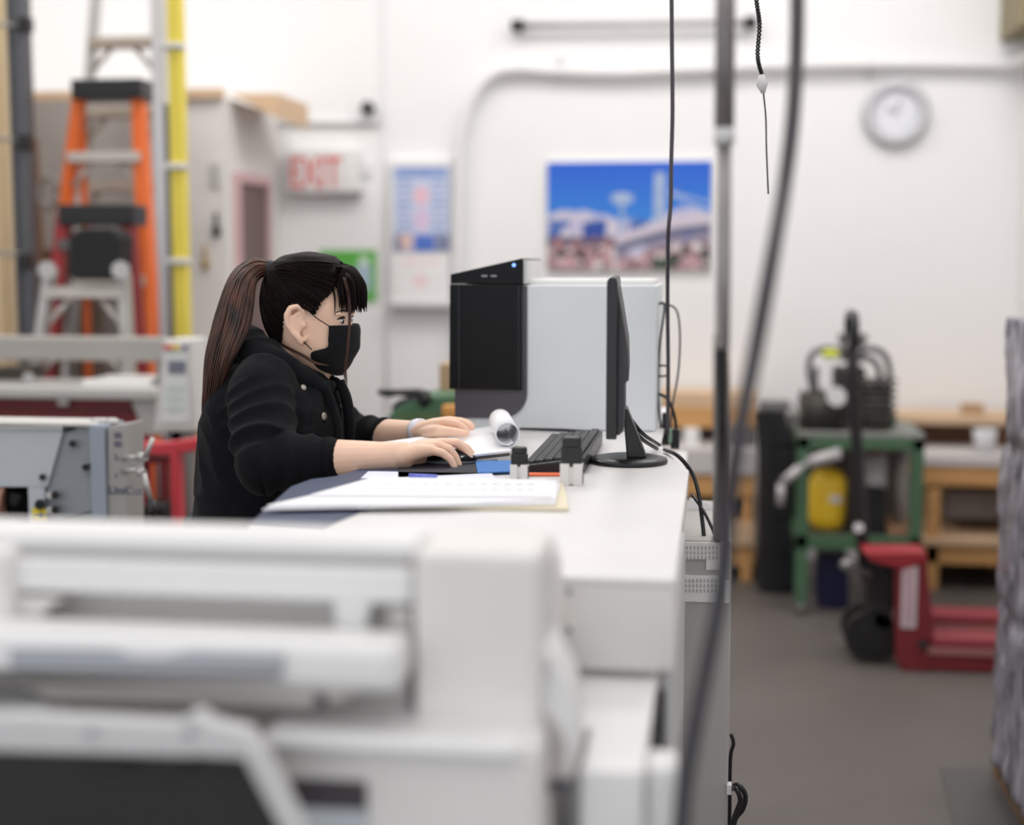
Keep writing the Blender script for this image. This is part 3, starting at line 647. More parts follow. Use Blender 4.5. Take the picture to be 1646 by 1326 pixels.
# wrapped pallet at the right edge
PX = at(1608, 1000, 4.3)-Vector((.06, 0, 0))
t = thing('wrapped_pallet', 'pallet load wound in grey stretch film at the right edge of the photo', 'pallet', Vector((PX.x+.3, 3.8, 0)))
wrap = mat('stretch_film', (150, 148, 160), .25, var=.35, vscale=22, stretch=(1, 1, .35), bump=.9, bscale=14, col2=(66, 64, 74))
zt = at(1610, 508, 4.25).z
mb = MB(); nz, nn = 70, 100; R_ = []
for k in range(nz+1):
    z = .10+(zt-.10)*k/nz; ring = []
    for j in range(nn):
        q = 2*math.pi*j/nn; cx_, cy_ = math.cos(q), math.sin(q); e = 5; rr = (abs(cx_)**e+abs(cy_)**e)**(-1/e)
        x = PX.x+.33+.325*rr*cx_; y = 3.82+.45*rr*cy_
        d = .013*noise.noise(Vector((x*14, y*14, z*5)))+.009*noise.noise(Vector((x*30+z*12, y*30, z*14)))-.012*math.exp(-((z-.92-.1*x)/.03)**2)-.01*math.exp(-((z-.55)/.02)**2)
        ring.append(Vector((x+d*cx_*1.2, y+d*cy_*1.2, z)))
    R_.append(ring)
mb.rings(R_); part('film_wrapped_load', mb, wrap, t)
mb = MB().box(PX.x+.04, PX.x+.62, 3.4, 4.24, .08, .1, .002).box(PX.x+.04, PX.x+.62, 3.4, 4.24, 0, .02, .002)
for y in (3.4, 3.77, 4.14): mb.box(PX.x+.04, PX.x+.62, y, y+.1, .02, .08, .002)
part('wooden_pallet', mb, mat('pallet_wood', (120, 92, 68), .8, var=.2), t)
# floor mat
P = [atz(1512, 1234, .006), atz(1700, 1234, .006), atz(1760, 1420, .006), atz(1556, 1420, .006)]
single('floor_mat', 'dark grey rubber sheet on the floor at the lower right', 'mat', MB().sheet(P, .005), mat('mat_grey', (84, 82, 80), .6))
# ------------------------------------------------------------------ big white press with the desk-high top
ZD = 1.13
XRt = atx  # noqa
xr = atz(1090, 905, ZD).x                  # right edge of the top
yn = atz(985, 929, ZD).y                   # near edge
yf = atz(1000, 693, ZD).y+.55
D = lambda u, v: atz(u, v, ZD)
outline = [Vector((D(640, 930).x, yn, ZD)), Vector((xr, yn, ZD)), Vector((xr, D(1110, 756).y, ZD)), D(1082, 736), D(1062, 716), Vector((D(1060, 700).x, yf, ZD)), Vector((D(735, 690).x+.0, yf, ZD))]
pts = [D(735, 690), D(668, 722), D(600, 745), D(540, 766), D(500, 771), D(466, 784), D(436, 812), D(400, 843), D(395, 850)]
outline += pts
mach = thing('white_press', 'large white digital press whose flat top serves as the desk', 'machine', Vector((0, 2.4, 0)))
press_top = mat('press_top', (228, 226, 225), .4, bump=.02, bscale=200)
poly = [(p.x, p.y) for p in outline]
part('top_panel', MB().prism(poly, 'z', ZD-.008, ZD, .002), press_top, mach)
zf = at(985, 1078, yn).z
xl = D(500, 930).x
part('front_panel', MB().box(xl, xr-.001, yn+.001, yn+.45, zf, ZD-.0085, .003), wht2, mach)
for v in (951, 1013): part('screw', MB().cyl(at(915, v, yn+.002), at(915, v, yn-.003), .0035, 12), alud, mach)
# main body below, set in; recess for the operator at left
xb = at(1062, 1150, yn+.1).x
part('body', MB().box(D(640, 760).x, xb, yn+.012, yf-.02, .12, zf+.001, .006), wht2, mach)
part('body_rear', MB().box(D(640, 760).x+.08, D(1060, 700).x-.01, yn+.46, yf-.01, zf, ZD-.03, .003).box(D(1060, 700).x-.02, xr-.015, yn+.46, D(1110, 756).y-.02, zf, ZD-.03, .003), wht2, mach)
part('side_skin', MB().box(xb+.001, xr-.004, yn+.03, D(1110, 756).y, .1, zf-.001, .004), lgrey, mach)
part('seam_gap', MB().bxp(1060, 1112, 1068, 1260, yn+.01, .01), mat('seam_dark', (60, 56, 62), .6), mach)
# lower delivery tray block
zt_ = at(990, 1080, yn).z-.006
yt0 = atz(980, 1238, zt_).y
xt0, xt1 = at(860, 1082, yn).x, at(1056, 1082, yn).x
part('tray_block', MB().box(at(935, 1150, 1.36).x, xt1, yt0, yn+.0, .1, zt_, .005).box(at(870, 1000, 1.31).x+.006, xt1, 1.47, yn, .1, zt_-.0004, .003), wht, mach)
part('tray_line', MB().box(xt0+.06, xt0+.062, yn-.12, yn, zt_-.002, zt_+.0008), mat('line_grey', (170, 168, 168), .6), mach)
part('corner_foot', MB().bxp(1040, 1236, 1086, 1340, yt0+.02, .06, .004), wht, mach)
for x in (D(640, 760).x+.1, xb-.1):
    for y in (yn+.15, yf-.15): part('caster', MB().cyl((x-.03, y, .06), (x+.03, y, .06), .06, 20), blk, mach)

# vented cabinet to the right
YV = 2.62
x0, x1 = at(1093, 1100, YV).x, at(1173, 1100, YV).x; zc = at(1130, 868, YV).z
cab = thing('vented_cabinet', 'narrow grey floor cabinet with white perforated vents at the right of the press', 'cabinet', Vector(((x0+x1)/2, YV+.2, 0)))
part('body', MB().box(x0, x1, YV, YV+.45, .02, zc, .003), mat('cabinet_grey', (180, 176, 172), .5), cab)
def vent(u0, v0, u1, v1, notch=False):
    vp = part('vent_panel', (MB().ppx([(u0, v0), (u1, v0), (u1, v1+17), (u1-22, v1+17), (u1-22, v1), (u0, v1)], YV-.006, .008, .0005) if notch else MB().bxp(u0, v0, u1, v1, YV-.006, .008, .001)), wht, cab)
    mb = MB()
    for r in range(3 if notch else 3):
        for k in range(9): mb.bxp(u0+7+k*6, v0+6+r*8, u0+9.5+k*6, v0+11.5+r*8, YV-.0068, .002)
    part('vent_slots', mb, mgrey, vp)
vent(1096, 872, 1157, 899, True); vent(1094, 925, 1155, 968)
part('latch', MB().bxp(1164, 935, 1172, 970, YV-.012, .014, .001), wht, cab)
part('side_clip', MB().bxp(1168, 1262, 1176, 1278, YV-.01, .02, .001), wht, cab)
cc = blk
t = single('power_cable', 'black looped power cables beside the foot of the vented cabinet', 'cable', MB().tube([at(1175, 1180, YV+.05), at(1179, 1195, YV+.05), at(1174, 1220, YV+.05), at(1173, 1300, YV+.05), at(1172, 1340, YV+.05)], .0035, 8, sm=6).tube([at(1172, 1268, YV+.04), at(1186, 1262, YV), at(1198, 1278, YV), at(1194, 1300, YV), at(1182, 1316, YV), at(1176, 1345, YV)], .005, 8, sm=6).tube([at(1172, 1268, YV+.03), at(1183, 1268, YV-.02), at(1190, 1286, YV-.02), at(1184, 1305, YV-.02), at(1175, 1330, YV-.02)], .005, 8, sm=6), cc)

# ------------------------------------------------------------------ tower unit on the desk
YT = atz(900, 692, ZD).y
tw = thing('scanner_tower', 'pale grey tower unit with a glossy black side door standing on the press', 'machine', Vector((at(890, 692, YT).x, YT+.15, ZD)))
X = lambda u: at(u, 600, YT).x
Z = lambda v: at(890, v, YT).z
body = [(X(733), ZD+.001), (X(1055), ZD+.001), (X(1055), Z(458)), (X(733), Z(458))]
part('housing', MB().prism(body, 'y', YT, YT+.36, .004), shell, tw)
part('top_cover', MB().box(X(846), X(1050), YT+.03, YT+.33, Z(458)-.001, Z(449), .004), wht, tw)
# dark lower side with rounded corner
cr = [(731, 460), (847, 460), (847, 632)]
for k in range(1, 9):
    q = k*math.pi/16; cr.append((807+40*math.cos(q), 632+40*math.sin(q)))
cr += [(731, 672)]
part('dark_side_panel', MB().ppx(cr, YT-.006, .02, .0008), dgrey, tw)
dp = part('glossy_door', MB().ppx([(723, 457), (838, 457), (838, 627), (722, 625)], YT-.016, .03, .001), gloss, tw)
part('door_groove', MB().bxp(737, 460, 738, 624, YT-.0168, .002).bxp(833, 460, 834, 624, YT-.0168, .002), mat('groove', (50, 48, 56), .3), dp)
cp = part('control_head', MB().ppx([(724, 441), (840, 415), (840, 456), (724, 456)], YT-.016, .34, .001), gloss, tw)
part('power_led', MB().cyl(at(826, 426, YT-.018), at(826, 426, YT-.016), .004, 12), mat('led_blue', (120, 160, 255), .4, emit=1.5), cp)
part('indicator', MB().bxp(774, 442, 783, 445, YT-.018, .002).bxp(789, 442, 798, 445, YT-.018, .002), mat('indicator_grey', (150, 150, 155), .5), cp)
part('head_back', MB().bxp(841, 418, 847, 456, YT-.01, .3, .001), lgrey, tw)
# cable tie-up right of the tower
Yk = YT+.1
t = thing('tower_cables', 'tangle of thin black and grey cables hanging behind the right side of the tower', 'cable', at(1075, 730, Yk))
part('cable', MB().tube([at(1055, 487, Yk), at(1072, 489, Yk), at(1088, 500, Yk), at(1093, 540, Yk), at(1090, 600, Yk), at(1080, 660, Yk), at(1078, 716, Yk)], .0028, 6, sm=6), mat('cable_grey', (110, 106, 110), .5), t)
part('cable', MB().tube([at(1055, 490, Yk), at(1068, 492, Yk), at(1060, 560, Yk), at(1058, 640, Yk), at(1066, 716, Yk)], .003, 6, sm=6), blk, t)
part('cable', MB().tube([at(1055, 632, Yk), at(1072, 640, Yk), at(1084, 668, Yk), at(1090, 715, Yk)], .004, 6, sm=6), blk, t)
part('cable', MB().tube([at(1055, 588, Yk), at(1070, 588, Yk), at(1074, 596, Yk), at(1070, 604, Yk), at(1055, 604, Yk)], .0025, 6, sm=5), blk, t)
part('plug', MB().bxp(1064, 664, 1076, 716, Yk-.02, .02, .003).bxp(1078, 690, 1092, 722, Yk-.03, .02, .003), blk, t)
part('plug', MB().bxp(1074, 690, 1080, 712, Yk-.04, .02, .002), mat('plug_mint', (140, 170, 150), .5), t)

# ------------------------------------------------------------------ monitor
mc = D(1010, 743.5)
mon = thing('computer_monitor', 'black computer monitor seen edge-on facing the woman', 'monitor', mc)
zb_, zt_m = 1.202, 1.478
ym = mc.y
def M(u, v=600): return at(u, v, ym-.235).x-.0125
xf = M(972)
prof = [(M(975), zb_), (M(975), zt_m-.006), (M(979), zt_m), (M(989), zt_m), (M(992), zt_m-.01), (M(992), zb_)]
part('bezel', MB().prism([(x, z) for x, z in prof], 'y', ym-.235, ym+.235, .002), blk, mon)
zz = lambda v: at(990, v, ym-.2).z
part('back_shell', MB().prism([(M(991), zt_m-.012), (M(999), zz(500)), (M(1009), zz(560)), (M(1011), zz(612)), (M(1004), zz(614)), (M(1004), zz(690)), (M(996), zb_+.004), (M(991), zb_+.004)], 'y', ym-.21, ym+.21, .003), mat('back_plastic', (58, 56, 60), .5), mon)
part('screen', MB().box(M(975)-.0012, M(975)+.001, ym-.225, ym+.225, zb_+.02, zt_m-.012), mat('screen_glass', (200, 205, 210), .2), mon)
n0 = Vector((M(1000), ym, 1.22)); 
part('stand_neck', MB().prism([(M(1000), 1.235), (M(1008), 1.235), (at(1040, 700, ym).x, ZD+.012), (at(1008, 700, ym).x, ZD+.012)], 'y', ym-.03, ym+.03, .003), blk, mon)
rb = (D(1074, 743).x-D(946, 743).x)/2
part('stand_base', MB().tube([mc, mc+Vector((0, 0, .004)), mc+Vector((0, 0, .009)), mc+Vector((0, 0, .013))], [rb*.98, rb, rb*.97, rb*.7], 40), blk, mon)
for a_, b_ in (((1003, 656), (1068, 722)), ((1003, 664), (1062, 728))):
    part('monitor_cable', MB().tube([at(a_[0], a_[1], ym+.05), at((a_[0]+b_[0])/2-2, (a_[1]+b_[1])/2+6, ym+.06), D(b_[0], b_[1])+Vector((0, 0, .008))], .004, 8, sm=6), blk, mon)
single('desk_cable', 'black cable running over the right edge of the press top', 'cable', MB().tube([D(1068, 728)+Vector((0, 0, .006)), D(1090, 738)+Vector((0, 0, .006)), at(1112, 760, 2.72), at(1122, 790, 2.7), at(1128, 830, 2.68), at(1132, 866, 2.66)], .004, 8, sm=6).tube([at(1112, 795, 2.72), at(1130, 820, 2.68), at(1145, 850, 2.66), at(1150, 866, 2.66)], .003, 8, sm=5), blk)
single('white_sheet_hanging', 'white paper behind the cables right of the press', 'paper', MB().ppx([(1108, 800), (1148, 812), (1152, 866), (1100, 866)], 2.95, .003), paper)
single('thin_stylus', 'thin black pen lying at the foot of the tower', 'pen', MB().tube([D(838, 692)+Vector((0, -.02, .006)), D(905, 694)+Vector((0, -.02, .006)), D(968, 697)+Vector((0, -.02, .005))], [.003, .004, .003], 8), blk)

mon.rotation_euler.z = math.radians(3.0)
# keyboard
K0, K1 = D(838, 759), D(940, 759)
kx0, kx1 = K0.x, K1.x; ky0, ky1 = K0.y, K0.y+.43
kb = thing('keyboard', 'black computer keyboard between the notepad and the monitor', 'keyboard', Vector(((kx0+kx1)/2, (ky0+ky1)/2, ZD)))
def kz(x): return ZD+.012+.016*(x-kx0)/(kx1-kx0)
part('case', MB().prism([(kx0, ZD), (kx1, ZD), (kx1, kz(kx1)), (kx0, kz(kx0))], 'y', ky0, ky1, .003), blk, kb)
base_tile = None
for r in range(6):
    for k in range(15):
        kw = (kx1-kx0-.012)/6; kh = (ky1-ky0-.012)/15
        x = kx0+.006+r*kw; y = ky0+.006+k*kh
        if r == 0 and 4 <= k <= 9:
            if k == 4: part('space_bar', MB().box(x+.001, x+kw-.001, y+.001, y+kh*6-.001, kz(x)-.002, kz(x)+.007, .0015), mat('key_black', (46, 46, 50), .5), kb)
            continue
        part('key', MB().box(x+.001, x+kw-.001, y+.001, y+kh-.001, kz(x)-.002, kz(x)+.007, .0015), mat('key_black', (46, 46, 50), .5), kb)
# stamps
def stamp(u, v, w, h, label):
    p = D(u, v); t = thing('self_inking_stamp', label, 'stamp', p, 'self-inking stamps on the press top')
    d = w*.62
    part('white_base', MB().box(p.x-w/2, p.x-w*.08, p.y-d/2, p.y+d/2, ZD, ZD+h*.45, .0015).box(p.x+w*.08, p.x+w/2, p.y-d/2, p.y+d/2, ZD, ZD+h*.45, .0015).box(p.x-w/2, p.x+w/2, p.y-d/2+.003, p.y+d/2, ZD+.002, ZD+h*.38), wht2, t)
    part('black_body', MB().box(p.x-w*.46, p.x+w*.46, p.y-d*.42, p.y+d*.45, ZD+h*.4, ZD+h*.78, .002).box(p.x-w*.42, p.x+w*.42, p.y-d*.4, p.y+d*.4, ZD+h*.76, ZD+h, .004), blk, t)
    return t
stamp(835, 769, .031, .056, 'smaller self-inking stamp with a black top next to the blue pad')
t = stamp(919, 779, .038, .082, 'larger self-inking stamp with a tall black handle in front of the keyboard')
# mouse + pads
p0 = D(735, 757)
single('mouse_pad', 'black mouse pad under the woman\'s right hand', 'mouse pad', MB().sheet([D(640, 771)+Vector((0, 0, .004)), D(790, 764)+Vector((0, 0, .004)), D(800, 742)+Vector((0, 0, .004)), D(640, 742)+Vector((0, 0, .004))], .004), mat('pad_black', (32, 34, 44), .7))
single('blue_card', 'bright blue card lying beside the mouse pad', 'card', MB().sheet([D(768, 765)+Vector((0, 0, .0065)), D(823, 763)+Vector((0, 0, .0065)), D(826, 746)+Vector((0, 0, .0065)), D(764, 746)+Vector((0, 0, .0065))], .002), bluec)
single('orange_slip', 'orange slip of paper between the two stamps', 'paper slip', MB().sheet([D(846, 766)+Vector((0, 0, .003)), D(905, 766)+Vector((0, 0, .003)), D(905, 762)+Vector((0, 0, .003)), D(846, 762)+Vector((0, 0, .003))], .002), mat('orange_paper', (240, 110, 60), .6))
mz = ZD+.006
mo = thing('computer_mouse', 'black computer mouse under the woman\'s right hand', 'mouse', Vector((D(728, 757).x, D(728, 750).y, ZD+.004)))
mc_ = Vector((at(724, 750, 2.58).x, 2.58, mz+.003))
part('shell', MB().ell(mc_, .050, .029, .021), gloss, mo)
part('grey_rim', MB().ell(mc_-Vector((0, 0, .003)), .0515, .0305, .010), mat('mouse_rim', (88, 92, 98), .4), mo)
# navy mat, papers in front
T = lambda u, v, h: D(u, v)+Vector((0, 0, h))
single('navy_mat', 'dark navy desk mat at the operator\'s side of the press top', 'desk mat', MB().sheet([T(404, 842, .002), T(438, 811, .002), T(468, 784, .002), T(500, 772, .002), T(540, 767, .002), T(600, 748, .002), T(700, 752, .002), T(640, 800, .002), T(520, 848, .002)], .002), navy)
pf = thing('paper_folder', 'manila folder under white print-outs lying flat on the press top', 'folder', D(670, 815))
part('folder', MB().sheet([T(560, 818, .006), T(914, 823, .006), T(906, 783, .006), T(640, 783, .006)], .005), manila, pf)
th = 0
for k, (q, dv) in enumerate((([(422, 828), (893, 819), (900, 787), (640, 786)], 0), ([(430, 826), (700, 824), (893, 816), (895, 785), (600, 786)], 0), ([(500, 812), (888, 815), (880, 787), (600, 783)], 0))):
    sh_ = single('paper_sheet', ('lowest white print-out on the manila folder, edge showing', 'middle white print-out on the manila folder', 'topmost white print-out on the manila folder with faint grey text')[k], 'paper', MB().sheet([T(u, v, .010+.0035*k) for u, v in q], .003), paper, 'print-outs on the manila folder')
mb = MB()
for k in range(26):
    u = 620+(k % 13)*19; v = 796+(k//13)*9; mb.sheet([T(u, v, .0178), T(u+12, v, .0178), T(u+12, v-1.2, .0178), T(u, v-1.2, .0178)], .0003)
part('print_lines', mb, mat('ink_faint', (222, 222, 230), .7), sh_)
bp = thing('loose_sheet', 'loose white sheet with blue pen marks beside the navy mat', 'paper', D(640, 768))
part('sheet', MB().sheet([T(580, 772, .004), T(800, 776, .004), T(790, 764, .004), T(592, 761, .004)], .0015), mat('paper_bluish', (226, 228, 244), .7), bp)
p_, q_ = T(658, 772, .008), T(702, 774, .008)
single('blue_pen', 'short blue pen on the loose sheet', 'pen', MB().cyl(p_, q_, .004, 10), mat('pen_blue', (120, 130, 226), .4))
# notepad with flipped page
zn = .019
npad = thing('notepad', 'thick white notepad with the top pages rolled over beside the hands', 'notepad', D(720, 735))
C = [T(587, 738, zn), T(700, 752, zn), T(822, 748, zn), T(796, 705, zn), T(700, 714, zn)]
C = [atz(587, 714, ZD+zn), atz(742, 733, ZD+zn), atz(822, 724, ZD+zn), atz(795, 684, ZD+zn), atz(690, 700, ZD+zn)]
part('paper_block', MB().sheet(C, .004), paper, npad)
C2 = [c_-Vector((.004, -.004, .0045)) for c_ in C]; C2[0] = C2[0]+Vector((.14, 0, 0))
part('card_back', MB().sheet(C2, .0055), mat('card_taupe', (120, 110, 102), .7), npad)
C3 = [c_-Vector((.002, 0, .0105)) for c_ in C]; C3[0] = C3[0]+Vector((.16, 0, 0))
part('lower_sheets', MB().sheet(C3, .008), mat('sheets_grey', (205, 203, 206), .7), npad)
# roll
ra, rb2 = atz(815, 719, ZD+zn), atz(803, 694, ZD+zn)
ax = (rb2-ra); L_ = ax.length; ax.normalize(); sidev = ax.cross(Vector((0, 0, 1))).normalized()
def spiral(th_):
    out = []
    for k in range(34):
        q = math.radians(-70+k*11.5); r = .0265-.0002*k+th_; out.append((r*math.cos(q), r*math.sin(q)))
    return out
s0, s1 = spiral(0), spiral(-.002)
mb = MB(); ctr = ra+Vector((0, 0, .0242))
loop = s0+s1[::-1]
mb.rings([[ctr+ax*d_+sidev*a_+Vector((0, 0, b_)) for a_, b_ in loop] for d_ in (0, L_)], smooth=True)
part('rolled_page', mb, paper, npad)

# green machine and bits behind
Yq = 4.3
t = thing('green_lathe', 'dark green rounded machine seen between the far forearm and the tower', 'machine', Vector((at(680, 690, Yq).x, Yq+.2, 0)))
part('hood', MB().ppx([(622, 672), (632, 658), (654, 645), (690, 636), (735, 634), (760, 640), (760, 720), (622, 720)], Yq, .35, .01), mat('green_paint', (70, 108, 78), .5), t)
part('base', MB().box(at(630, 720, Yq).x, at(755, 720, Yq).x, Yq+.03, Yq+.32, 0, at(680, 715, Yq).z), green, t)
lp = at(640, 682, Yq-.004); part('lettering', text_mesh('KOMFORT', .055, (lp.x, Yq-.004, lp.z), ext=.001), mat('olive_ink', (104, 122, 70), .6), t)
part('arm', MB().tube([at(608, 630, Yq), at(624, 632, Yq), at(640, 631, Yq), at(672, 632, Yq), at(690, 636, Yq)], [.008, .014, .01, .016, .014], 8).tube([at(690, 636, Yq), at(676, 648, Yq)], .02, 8), blk, t)
part('wheel_guard', MB().tube([at(634, 660, Yq+.02), at(645, 650, Yq+.02), at(662, 646, Yq+.02), at(680, 652, Yq+.02)], .016, 8, sm=5), blk, t)
part('orange_block', MB().bxp(710, 652, 735, 671, Yq-.06, .05, .006), mat('block_orange', (212, 150, 76), .5), t)
single('small_carton', 'brown carton on the green machine behind the tower', 'box', MB().bxp(706, 585, 745, 637, Yq+.18, .15, .004), carton_m)

# ------------------------------------------------------------------ hanging cables
def hang(name, label, pts, r, m_, **k):
    return single(name, label, 'cable', MB().tube(pts, r, 10, sm=8), m_)
mid = mat('cable_dark', (64, 60, 68), .35)
Yh = 3.0
hang('hanging_cable', 'thin dark cable hanging straight down past the city picture', [at(1079, -60, Yh), at(1080, 60, Yh), at(1081, 180, Yh), at(1079, 260, Yh), at(1078, 330, Yh), at(1074, 380, Yh), at(1073, 480, Yh+.1), at(1074, 600, Yh+.15), at(1073, 700, Yh+.17)], .0045, mid)
t = thing('service_pole', 'grey vertical pole hanging right of the city picture, with black cable below', 'pole', at(1160, 868, 2.3))
Yp = 1.8
part('upper_tube', MB().tube([at(1166, -60, Yp), at(1166, 60, Yp), at(1164, 215, Yp)], .0125, 14), mat('pole_grey', (118, 112, 112), .35, metal=.4), t)
part('coupling', MB().cyl(at(1164, 206, Yp), at(1164, 232, Yp), .0135, 14), lgrey, t)
part('lower_tube', MB().tube([at(1164, 230, Yp), at(1163, 420, Yp), at(1161, 560, Yp)], .0095, 14), mat('pole_pale', (150, 145, 144), .35, metal=.4), t)
part('black_cable', MB().tube([at(1159, 540, Yp), at(1158, 640, Yp+.05), at(1157, 760, Yp+.25), at(1156, 868, 2.68)], [.009, .009, .010, .012], 12, sm=6), blk, t)
part('slim_cable', MB().tube([at(1168, 540, Yp+.05), at(1171, 640, Yp+.1), at(1166, 760, Yp+.3), at(1160, 868, 2.68)], .0025, 8, sm=6), mat('cable_pale', (150, 146, 140), .5), t)
hang('thick_hose', 'thick grey-black hose curving down in front of the press from the top right', [at(1282, -80, 1.75), at(1281, 60, 1.7), at(1275, 180, 1.65), at(1262, 290, 1.6), at(1240, 420, 1.5), at(1215, 560, 1.45), at(1190, 690, 1.4), at(1172, 820, 1.4), at(1158, 950, 1.4), at(1138, 1060, 1.38), at(1118, 1160, 1.35), at(1100, 1270, 1.33), at(1090, 1400, 1.3)], .0088, mat('hose_dark', (46, 43, 50), .4))
Yw = 2.9
t = thing('hanging_chain', 'thin dark twisted chain hanging between the pole and the thick hose', 'chain', at(1235, 312, Yw))
mb = MB()
pts = crs([at(1212, -60, Yw), at(1216, 0, Yw), at(1221, 40, Yw), at(1218, 90, Yw), at(1225, 122, Yw)], 24)
mb.tube([p+Vector((.003*math.sin(i*1.1), .003*math.cos(i*1.1), 0)) for i, p in enumerate(pts)], .002, 6)
mb.tube([p-Vector((.003*math.sin(i*1.1), .003*math.cos(i*1.1), 0)) for i, p in enumerate(pts)], .002, 6)
part('twisted_links', mb, blkm, t)
part('connector', MB().tube([at(1224, 120, Yw), at(1225, 136, Yw), at(1227, 150, Yw)], [.005, .012, .004], 10), lgrey, t)
part('lower_wire', MB().tube([at(1227, 148, Yw), at(1231, 190, Yw), at(1232, 240, Yw), at(1235, 312, Yw)], .0018, 6, sm=4), mid, t)

# ------------------------------------------------------------------ foreground printer
Yf = 1.31; 
def zc_(v, Y=Yf): return at(600, v, Y).z
pr = thing('foreground_printer', 'big white multifunction printer out of focus in the foreground', 'printer', Vector((at(430, 1000, Yf).x, 1.45, .0)))
ztop = at(760, 888, Yf).z
XL_, XM, XC = at(-330, 1000, Yf).x, at(662, 1000, Yf).x, at(870, 1000, Yf).x
ybk = 1.60
yb2 = atz(300, 843, ztop).y
part('top_cover', MB().box(XL_, XM, Yf+.025, yb2, zc_(905, Yf+.025), ztop+.004, .02, seg=4), wht, pr)
part('right_column', MB().box(XM+.001, XC, Yf, yb2+.02, zc_(1186), ztop, .009, seg=3), wht2, pr)
part('rear_body', MB().box(XL_, XC-.01, yb2-.05, ybk, .6, ztop-.05, .01), wht2, pr)
part('groove', MB().bxp(20, 893, 655, 905, Yf+.02, .02), mat('groove_grey', (170, 167, 166), .6), pr)
part('face_band', MB().bxp(14, 906, 662, 962, Yf+.012, .05, .005), wht, pr)
part('left_post', MB().bxp(-330, 880, 16, 1060, Yf-.005, .15, .01), wht2, pr)
part('inner_back', MB().bxp(0, 955, 660, 1130, Yf+.10, .02), lgrey, pr)
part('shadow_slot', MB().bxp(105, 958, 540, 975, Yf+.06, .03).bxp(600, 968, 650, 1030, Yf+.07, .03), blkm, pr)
part('left_arch', MB().ppx([(16, 958), (105, 962), (80, 975), (60, 1000), (54, 1040), (16, 1040)], Yf+.014, .08, .002), wht2, pr)
part('divider', MB().ppx([(536, 960), (600, 962), (590, 990), (588, 1060), (536, 1060)], Yf+.016, .07, .004), wht, pr)
part('divider', MB().bxp(622, 975, 662, 1060, Yf+.03, .05, .004), wht2, pr)
part('sensor', MB().bxp(424, 1008, 440, 1030, Yf+.09, .01), blkm, pr)
part('exit_slot_mark', MB().bxp(14, 945, 24, 972, Yf+.008, .01), dgrey, pr)
# output tray bar
part('tray_bar', MB().bxp(-330, 1022, 640, 1098, Yf-.06, .07, .012), wht, pr)
part('tray_insert', MB().ppx([(15, 1042), (180, 1044), (215, 1056), (265, 1056), (300, 1048), (455, 1052), (452, 1084), (15, 1076)], Yf-.066, .01, .001), mat('insert_grey', (168, 172, 178), .5), pr)
part('insert_lip', MB().ppx([(-40, 1078), (450, 1087), (450, 1092), (-40, 1083)], Yf-.066, .01), mat('lip_dark', (110, 106, 106), .6), pr)
part('tray_underside', MB().ppx([(30, 1098), (600, 1102), (520, 1138), (80, 1128)], Yf-.03, .1, .003), mat('under_cream', (214, 208, 202), .5), pr)
part('underside_slot', MB().bxp(506, 1118, 524, 1138, Yf-.034, .01), dgrey, pr)
part('recess_wall', MB().bxp(-330, 1060, 655, 1200, Yf+.02, .06), mat('recess_grey', (188, 184, 182), .6), pr)
part('chute', MB().ppx([(-330, 1128), (75, 1128), (90, 1170), (90, 1210), (-330, 1210)], Yf-.02, .05, .004), lgrey, pr)
# lower block
part('lower_block', MB().bxp(420, 1186, 868, 1560, Yf-.05, .2, .012), wht2, pr)
part('lower_block_edge', MB().bxp(420, 1186, 835, 1222, Yf-.06, .2, .01), wht, pr)
part('paper_slot', MB().bxp(468, 1256, 588, 1302, Yf-.056, .01, .002), mat('slot_dark', (66, 62, 66), .6), pr)
part('slot_shelf', MB().bxp(490, 1302, 588, 1340, Yf-.058, .01), cool, pr)
# lower stacker tray, nearer
Yl = 1.17
lip = part('stacker_lip', MB().ppx([(-330, 1160), (30, 1150), (290, 1164), (300, 1150), (318, 1146), (335, 1162), (398, 1176), (420, 1210), (410, 1222), (-330, 1200)], Yl, .022, .004), lgrey, pr)
part('stacker_side', MB().ppx([(398, 1190), (418, 1200), (492, 1345), (456, 1345), (392, 1222)], Yl-.004, .02, .003), lgrey, pr)
part('stacker_dark', MB().ppx([(-330, 1196), (395, 1222), (450, 1345), (-330, 1345)], Yl+.005, .05), mat('stacker_black', (34, 31, 31), .5), pr)
for k in range(3): part('stacker_fin', MB().ppx([(120+k*95, 1215), (205+k*95, 1222), (212+k*95, 1240), (130+k*95, 1238)], Yl-.002, .02, .001), mat('fin_black', (22, 20, 22), .5), pr)
for u in (145, 302): part('lip_mark', MB().bxp(u-6, 1172, u+6, 1186, Yl-.004, .01, .001), mat('mark_dim', (150, 146, 150), .5), pr)
# side fittings
xc = XC
part('side_bulge', MB().ppx([(866, 1040), (884, 1050), (912, 1100), (928, 1150), (929, 1200), (918, 1262), (866, 1262)], 1.33, .09, .008), wht, pr)
sp_ = part('side_panel', MB().ppx([(868, 1140), (892, 1158), (908, 1190), (910, 1254), (868, 1254)], 1.325, .01, .003), mat('side_taupe', (190, 184, 180), .5), pr)
part('side_slot', MB().bxp(862, 1254, 914, 1272, 1.322, .02), dgrey, pr)
for v in (1176, 1200): part('side_mark', MB().bxp(880, v-4, 892, v+4, 1.321, .006), mgrey, sp_)
part('pedestal', MB().box(XL_, XC-.02, Yf-.03, 1.6, 0, zc_(1400, Yf), .01), wht2, pr)
